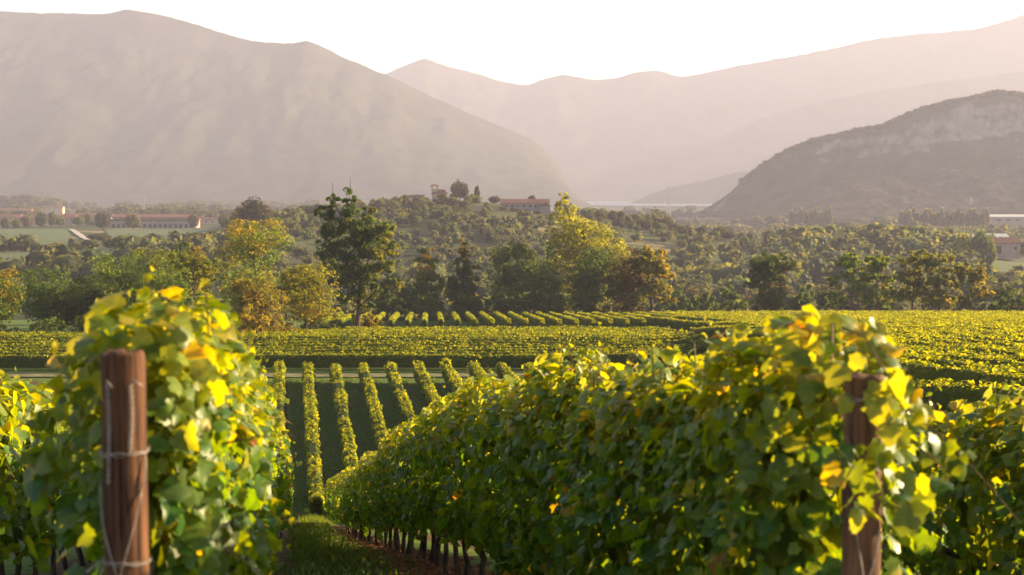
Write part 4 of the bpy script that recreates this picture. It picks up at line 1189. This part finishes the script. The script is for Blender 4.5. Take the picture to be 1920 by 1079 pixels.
def house(name, label, X, d, rz, w, dp, h, rise, wall, roof, wins=(), hip=0.0, cat="house", lift=0.0, doors=(), over=0.5):
    root = empty(name, (X, d, gz(X, d) + lift), rz); tag(root, label, cat)
    a = Acc(); a.box(-w/2, w/2, -dp/2, dp/2, -3.0, h)
    if not hip:                                   # gable ends
        a.add([(-w/2, -dp/2, h), (-w/2, dp/2, h), (-w/2, 0, h + rise * dp / (dp + 2 * over))], [(0, 2, 1)]); a.add([(w/2, -dp/2, h), (w/2, dp/2, h), (w/2, 0, h + rise * dp / (dp + 2 * over))], [(0, 1, 2)])
    link("wall", a.mesh("wall"), wall, root)
    link("roof", gable_roof(w, dp, h + 0.12, rise, over, hip).mesh("roof"), roof, root)
    for (wx, wz, ww, wh) in wins:
        a = Acc(); a.box(wx - ww/2, wx + ww/2, -dp/2 - 0.06, -dp/2 + 0.2, wz, wz + wh)
        o = link("window", a.mesh("window"), M_GLASS, root)
        a = Acc(); a.box(wx - ww/2 - 0.12, wx + ww/2 + 0.12, -dp/2 - 0.14, -dp/2 - 0.02, wz - 0.16, wz - 0.02)
        link("sill", a.mesh("sill"), M_WALL_WHITE, o)
    for (wx, ww, wh) in doors:
        a = Acc(); a.box(wx - ww/2, wx + ww/2, -dp/2 - 0.08, -dp/2 + 0.2, -0.3, wh)
        link("door", a.mesh("door"), M_SHUTTER, root)
    return root

# tower house on the hilltop
Xv = px_x(824, 905, 365)
v = house("tower_house", "ochre house with red roofs and a small open belvedere tower on the hilltop", Xv, 905, 0.15, 9.0, 7.0, 3.6, 2.6, M_WALL_OCHRE, M_ROOF,
          [(-1.5, 1.3, 1.0, 1.5), (1.0, 1.3, 1.0, 1.5), (3.0, 1.3, 0.9, 1.5)], hip=2.0, lift=0.6)
a = Acc(); a.box(-5.0, -1.2, -2.2, 1.6, 3.0, 6.6); link("tower", a.mesh("tower"), M_WALL_OCHRE, v)
tw = v.children[-1]
for (qx, qy) in ((-4.7, -1.9), (-1.5, -1.9), (-4.7, 1.3), (-1.5, 1.3)):
    a = Acc(); a.box(qx - 0.25, qx + 0.25, qy - 0.25, qy + 0.25, 6.6, 8.6); link("pillar", a.mesh("pillar"), M_WALL_OCHRE, tw)
r = gable_roof(4.4, 4.4, 8.7, 1.1, 0.5, 2.6); r.v = [x + np.array([-3.1, -0.3, 0]) for x in r.v]
link("tower_roof", r.mesh("tower_roof"), M_ROOF, v)
house("low_house", "long low red-roofed outbuilding left of the tower house", px_x(777, 902, 368), 902, 0.05, 12.0, 6.0, 2.0, 1.4, M_WALL_OCHRE, M_ROOF, [(-3.5, 0.8, 0.9, 0.9), (0, 0.8, 0.9, 0.9), (3.5, 0.8, 0.9, 0.9)], lift=0.5)
house("farmhouse", "long red-roofed farmhouse with a white gable on the hill's right flank", px_x(984, 860, 405), 860, 0.0, 29.0, 9.0, 3.4, 2.6, M_WALL_WHITE, M_ROOF, [(x, 1.2, 1.1, 1.3) for x in (-11, -7.5, -4, -0.5, 3, 6.5)], lift=0.4)
for i, (a_, b_, t_) in enumerate([(936, 952, 404), (955, 975, 409), (978, 992, 410), (1000, 1016, 412), (1030, 1052, 404)]):
    small_tree(f"{ordinal(i)} from the left of the round bushes in front of the farmhouse", a_, b_, t_, 838, "bushes in front of the farmhouse", name="shrub", var=i, cat="shrub")
house("farm_wing", "white gabled wing at the right end of the farmhouse", px_x(1022, 852, 408), 852, math.pi / 2, 7.0, 6.0, 3.6, 2.0, M_WALL_WHITE, M_ROOF, [(-1.5, 1.0, 1.0, 1.2), (1.5, 1.0, 1.0, 1.2)], lift=0.8)

# winery: long pale building with red bands over a dark arched ground floor
Xw = px_x(290, 1215, 415)
wz_ = px(290, 428, 1215).z
wr = empty("winery", (Xw, 1215, wz_), 0.0); tag(wr, "long pale winery with two red roof bands and dark arches on the left", "building")
a = Acc(); a.box(-37, 37, -8, 8, -6, 6.2); link("wall", a.mesh("wall"), M_WALL_PINK, wr)
a = Acc(); a.box(-37.6, 37.6, -9.0, 8.6, 6.3, 7.6); link("lower_roof", a.mesh("lower_roof"), M_ROOF, wr)
a = Acc(); a.box(-34, 34, -6.4, 7, 7.6, 9.2); link("upper_wall", a.mesh("upper_wall"), M_WALL_PINK, wr)
r = gable_roof(70, 14, 9.3, 2.6, 0.8, 3.0); link("roof", r.mesh("roof"), M_ROOF, wr)
for k in range(16):
    xx = -33 + k * 4.4; a = Acc(); n = 9
    th = np.linspace(0, math.pi, n)
    pts = [(xx - 1.5, -8.12, 0.0), (xx + 1.5, -8.12, 0.0)] + [(xx + 1.5 * math.cos(t), -8.12, 2.2 + 1.5 * math.sin(t)) for t in th]
    a.add(pts, [(0, i, i + 1) for i in range(1, len(pts) - 1)]); bk = [(p[0], -7.9, p[2]) for p in pts]; m = len(pts)
    a.quads(pts + bk, [(i, (i + 1) % m, m + (i + 1) % m, m + i) for i in range(m)])
    link("arch_shade_panel", a.mesh("arch_shade_panel"), M_GLASS, wr)  # flat dark panel, painted for the shade inside the arch
# village roofs on the left
VL = [(-4, 40, 402, 1300), (30, 72, 405, 1290), (60, 112, 403, 1320), (100, 142, 404, 1300), (128, 185, 400, 1380), (150, 212, 403, 1340), (372, 418, 408, 1330), (0, 60, 391, 1700), (80, 120, 386, 1900), (200, 240, 398, 1600)]
for i, (x0, x1, yt, dd) in enumerate(VL):
    w = (x1 - x0) / F * dd; X = px_x((x0 + x1) / 2, dd, 410); zt = px(0, yt, dd).z; hh = max(zt - gz(X, dd) - 2.2, 3.0)
    house("house", f"{ordinal(i)} from the left of the hazy red-roofed village buildings on the left" if i < 6 else ["pale house right of the winery", "pale hall far behind the left edge of the village", "small pale house far behind the village", "pale house behind the winery's left end"][i - 6], X, dd, 0.1 * math.sin(i * 2), w, 9.0, hh, 2.2, M_WALL_WHITE if i % 2 else M_WALL_OCHRE, M_ROOF,
          [(w * (q - 1.5) / 4, hh - 2.2, 1.2, 1.3) for q in range(4)])
# barn and works on the right
house("barn", "red-brown barn with a dark opening behind the yellow-green trees", px_x(1866, 760, 445), 760, 0.0, 24.0, 9.0, 5.4, 3.0, M_WALL_PINK, M_ROOF, [(9.5, 2.0, 1.2, 1.4)], doors=[(-4.0, 12.0, 3.9)], cat="barn", lift=3.0)
house("hall", "white low hall at the right edge before the cliff hill", px_x(1900, 1650, 415), 1650, 0.0, 62.0, 30.0, 9.0, 2.5, M_WALL_WHITE, M_ROOF_WHITE, [(x, 4.5, 5.0, 1.6) for x in (-22, -11, 0, 11, 22)], cat="hall", lift=6.0)
house("hall", "white shallow-roofed shed above the barn roof", px_x(1838, 1000, 430), 1000, 0.0, 36.0, 16.0, 8.0, 3.0, M_WALL_WHITE, M_ROOF_WHITE, [(x, 4.0, 3.0, 1.4) for x in (-10, 0, 10)], cat="hall", lift=2.0)
Xf = px_x(1820, 1900, 390); zf = gz(Xf, 1900)
fr = empty("works_tower", (Xf, 1900, zf)); tag(fr, "pale stepped works tower with a thin mast rising over the poplars", "tower")
zt = px(0, 372, 1900).z - zf
a = Acc(); a.box(-22, 14, -8, 8, -2, zt * 0.42); link("base_block", a.mesh("base_block"), M_WALL_WHITE, fr)
a = Acc(); a.box(-5, 9, -6, 6, zt * 0.42, zt * 0.62); link("middle_block", a.mesh("middle_block"), M_WALL_WHITE, fr)
a = Acc(); a.box(-2.2, 3.0, -3, 3, zt * 0.62, zt * 0.88); link("top_block", a.mesh("top_block"), M_WALL_WHITE, fr)
a = Acc(); a.tube([(0.4, 0, zt * 0.88), (0.4, 0, zt * 1.05)], [0.5, 0.3], 6); link("mast", a.mesh("mast"), M_STEEL, fr)
for k in range(5):
    a = Acc(); a.box(-19 + k * 6.2, -16 + k * 6.2, -8.15, -7.9, zt * 0.14, zt * 0.28); link("window", a.mesh("window"), M_GLASS, fr)

def pylon(label, x, ytop, d):
    X = px_x(x, d, 380); z0 = gz(X, d); H = px(x, ytop, d).z - z0
    root = empty("pylon", (X, d, z0)); tag(root, label, "pylon")
    a = Acc()
    for sx in (-1, 1):
        for sy in (-1, 1):
            a.tube([(sx * 0.07 * H, sy * 0.07 * H, -1), (sx * 0.025 * H, sy * 0.025 * H, 0.55 * H), (sx * 0.008 * H, sy * 0.008 * H, H)], [0.32, 0.26, 0.18], 4)
    lv = np.linspace(0, 0.95, 9)
    for z0_, z1_ in zip(lv[:-1], lv[1:]):
        def hw(z): return (0.07 - 0.045 * min(z / 0.55, 1) - 0.017 * max(0, (z - 0.55) / 0.45)) * H
        for sy in (-1, 1):
            a.tube([(-hw(z0_), sy * hw(z0_), z0_ * H), (hw(z1_), sy * hw(z1_), z1_ * H)], 0.14, 4); a.tube([(hw(z0_), sy * hw(z0_), z0_ * H), (-hw(z1_), sy * hw(z1_), z1_ * H)], 0.14, 4)
    link("lattice_mast", a.mesh("lattice_mast"), M_STEEL, root)
    for z, w in ((0.70, 0.16), (0.82, 0.13), (0.93, 0.10)):
        a = Acc(); a.tube([(-w * H, 0, z * H), (0, 0, z * H + 0.02 * H), (w * H, 0, z * H)], [0.12, 0.3, 0.12], 4); link("cross_arm", a.mesh("cross_arm"), M_STEEL, root)
pylon("thin lattice pylon in front of the lake", 1254, 350, 1900)
pylon("thin lattice pylon on the left over the far groves", 270, 364, 2000)

# ------------------------------------------------------------------ grass and fallen leaves between the near rows
def grass():
    rng = rng_(71); acc = Acc()
    n = 26000
    d = 10 + 82 * rng.random(n) ** 0.9
    u = rng.uniform(0.0, 1.0, n)
    c = C_LEFT + (C_RIGHT - C_LEFT) * u
    x = c - T_ROW * d
    edge = np.minimum(u, 1 - u) * C_SP
    keep = (edge > 0.30 + 0.45 * rng.random(n) ** 2 + 0.3 * fbm(x * 0.8, d * 0.8, 3, 91)) | (d > 66)
    x, d = x[keep], d[keep]; n = len(x)
    h = (0.05 + 0.09 * rng.random(n)) * (1 + d / 140)
    wd = (0.004 + 0.004 * rng.random(n)) * (1 + d / 9)
    az = rng.random(n) * 6.28
    b = np.stack([x, d, ground_z(x, d) - 0.02], 1)
    s = np.stack([np.cos(az), np.sin(az), 0 * az], 1) * wd[:, None]
    t = b + np.stack([rng.normal(0, 0.4, n) * h, rng.normal(0, 0.4, n) * h, h], 1)
    v = np.stack([b - s, b + s, t], 1).reshape(-1, 3)
    tt = rng.random((n, 1)); C = np.array([0.045, 0.085, 0.016]) * (1 - tt) + np.array([0.12, 0.15, 0.028]) * tt
    acc.add(v, np.arange(3 * n).reshape(-1, 3), np.repeat(C, 3, 0))
    n = 2600
    pt = px(590, 985, 67.5); x = pt.x + rng.normal(0, 0.5, n); d = 67.5 + rng.normal(0, 1.2, n); az = rng.random(n) * 6.28
    h = (0.25 + 0.45 * rng.random(n)) * np.exp(-((x - pt.x) / 0.9) ** 2)
    b = np.stack([x, d, ground_z(x, d) - 0.02], 1); sv = np.stack([np.cos(az), np.sin(az), 0 * az], 1) * 0.022
    t = b + np.stack([rng.normal(0, 0.35, n) * h, rng.normal(0, 0.35, n) * h, h], 1)
    acc.add(np.stack([b - sv, b + sv, t], 1).reshape(-1, 3), np.arange(3 * n).reshape(-1, 3), np.array([0.15, 0.19, 0.03]))  # tuft's sunlit brightness is put into a paler green
    o = link("grass", acc.mesh("grass"), M_GRASS); tag(o, "green grass strip between the two nearest vine rows", "grass", kind="stuff")
    acc = Acc(); n = 70000
    d = 84 + 61 * rng.random(n); x = rng.uniform(-24.5, 4, n) ; x = x - T_ROW * (d - 120)
    q = (x + T_ROW * d - LOW_C0) / LOW_SPX + 0.5; fr = np.abs(q - np.floor(q) - 0.5) * LOW_SPX
    keep = (fr > 0.75 + 0.5 * fbm(x * 0.6, d * 0.6, 3, 8)) | (d < 92) ; x, d = x[keep], d[keep]; n = len(x)
    h = 0.07 + 0.16 * rng.random(n) ** 2; h = h * (1 + 0.7 * fbm(x * 0.5, d * 0.5, 3, 9)); wd = 0.03 + 0.04 * rng.random(n); az = rng.random(n) * 6.28
    b = np.stack([x, d, ground_z(x, d) - 0.03], 1); sv = np.stack([np.cos(az), np.sin(az), 0 * az], 1) * wd[:, None]
    t = b + np.stack([rng.normal(0, 0.5, n) * h, rng.normal(0, 0.5, n) * h, h], 1)
    tt = np.clip(0.5 + 0.6 * fbm(x * 0.35, d * 0.35, 3, 12) + 0.2 * rng.normal(size=n), 0, 1)[:, None]
    C = np.array([0.065, 0.130, 0.022]) * (1 - tt) + np.array([0.17, 0.22, 0.045]) * tt
    acc.add(np.stack([b - sv, b + sv, t], 1).reshape(-1, 3), np.arange(3 * n).reshape(-1, 3), np.repeat(C, 3, 0))
    o = link("grass", acc.mesh("grass"), M_GRASS); tag(o, "mown grass in the lanes between the lower vine rows", "grass", kind="stuff")
    acc = Acc(); n = 5000
    d = 9 + 40 * rng.random(n); c = C_RIGHT + rng.normal(-0.15, 0.28, n); x = c - T_ROW * d
    P = np.stack([x, d, ground_z(x, d) + 0.02], 1)
    N = np.tile([0, 0, 1.0], (n, 1)) + 0.35 * rng.normal(size=(n, 3))
    tt = rng.random((n, 1)); C = np.array([0.20, 0.07, 0.03]) * (1 - tt) + np.array([0.13, 0.085, 0.04]) * tt
    scatter(acc, CARD, P, N, rng.normal(size=(n, 3)), 0.06 + 0.05 * rng.random(n) + d * 0.001, C)
    o = link("leaf_litter", acc.mesh("leaf_litter"), M_LITTER); tag(o, "reddish fallen leaves under the long right vine row", "fallen leaves", kind="stuff")
grass()

# ------------------------------------------------------------------ haze
def haze():
    m = bpy.data.materials.new("haze_air"); m.use_nodes = True; nt = m.node_tree; nt.nodes.clear()
    out = nt.nodes.new("ShaderNodeOutputMaterial"); vol = nt.nodes.new("ShaderNodeVolumePrincipled")
    vol.inputs["Color"].default_value = (0.72, 0.742, 1.0, 1)
    vol.inputs["Density"].default_value = HAZE_DENSITY
    vol.inputs["Anisotropy"].default_value = 0.12
    nt.links.new(vol.outputs[0], out.inputs["Volume"])
    a = Acc(); a.box(-23500, 23500, -23500, 23500, -50, 930)
    o = link("haze", a.mesh("haze"), m); tag(o, "pale evening haze filling the whole valley", "haze", kind="stuff")
haze()
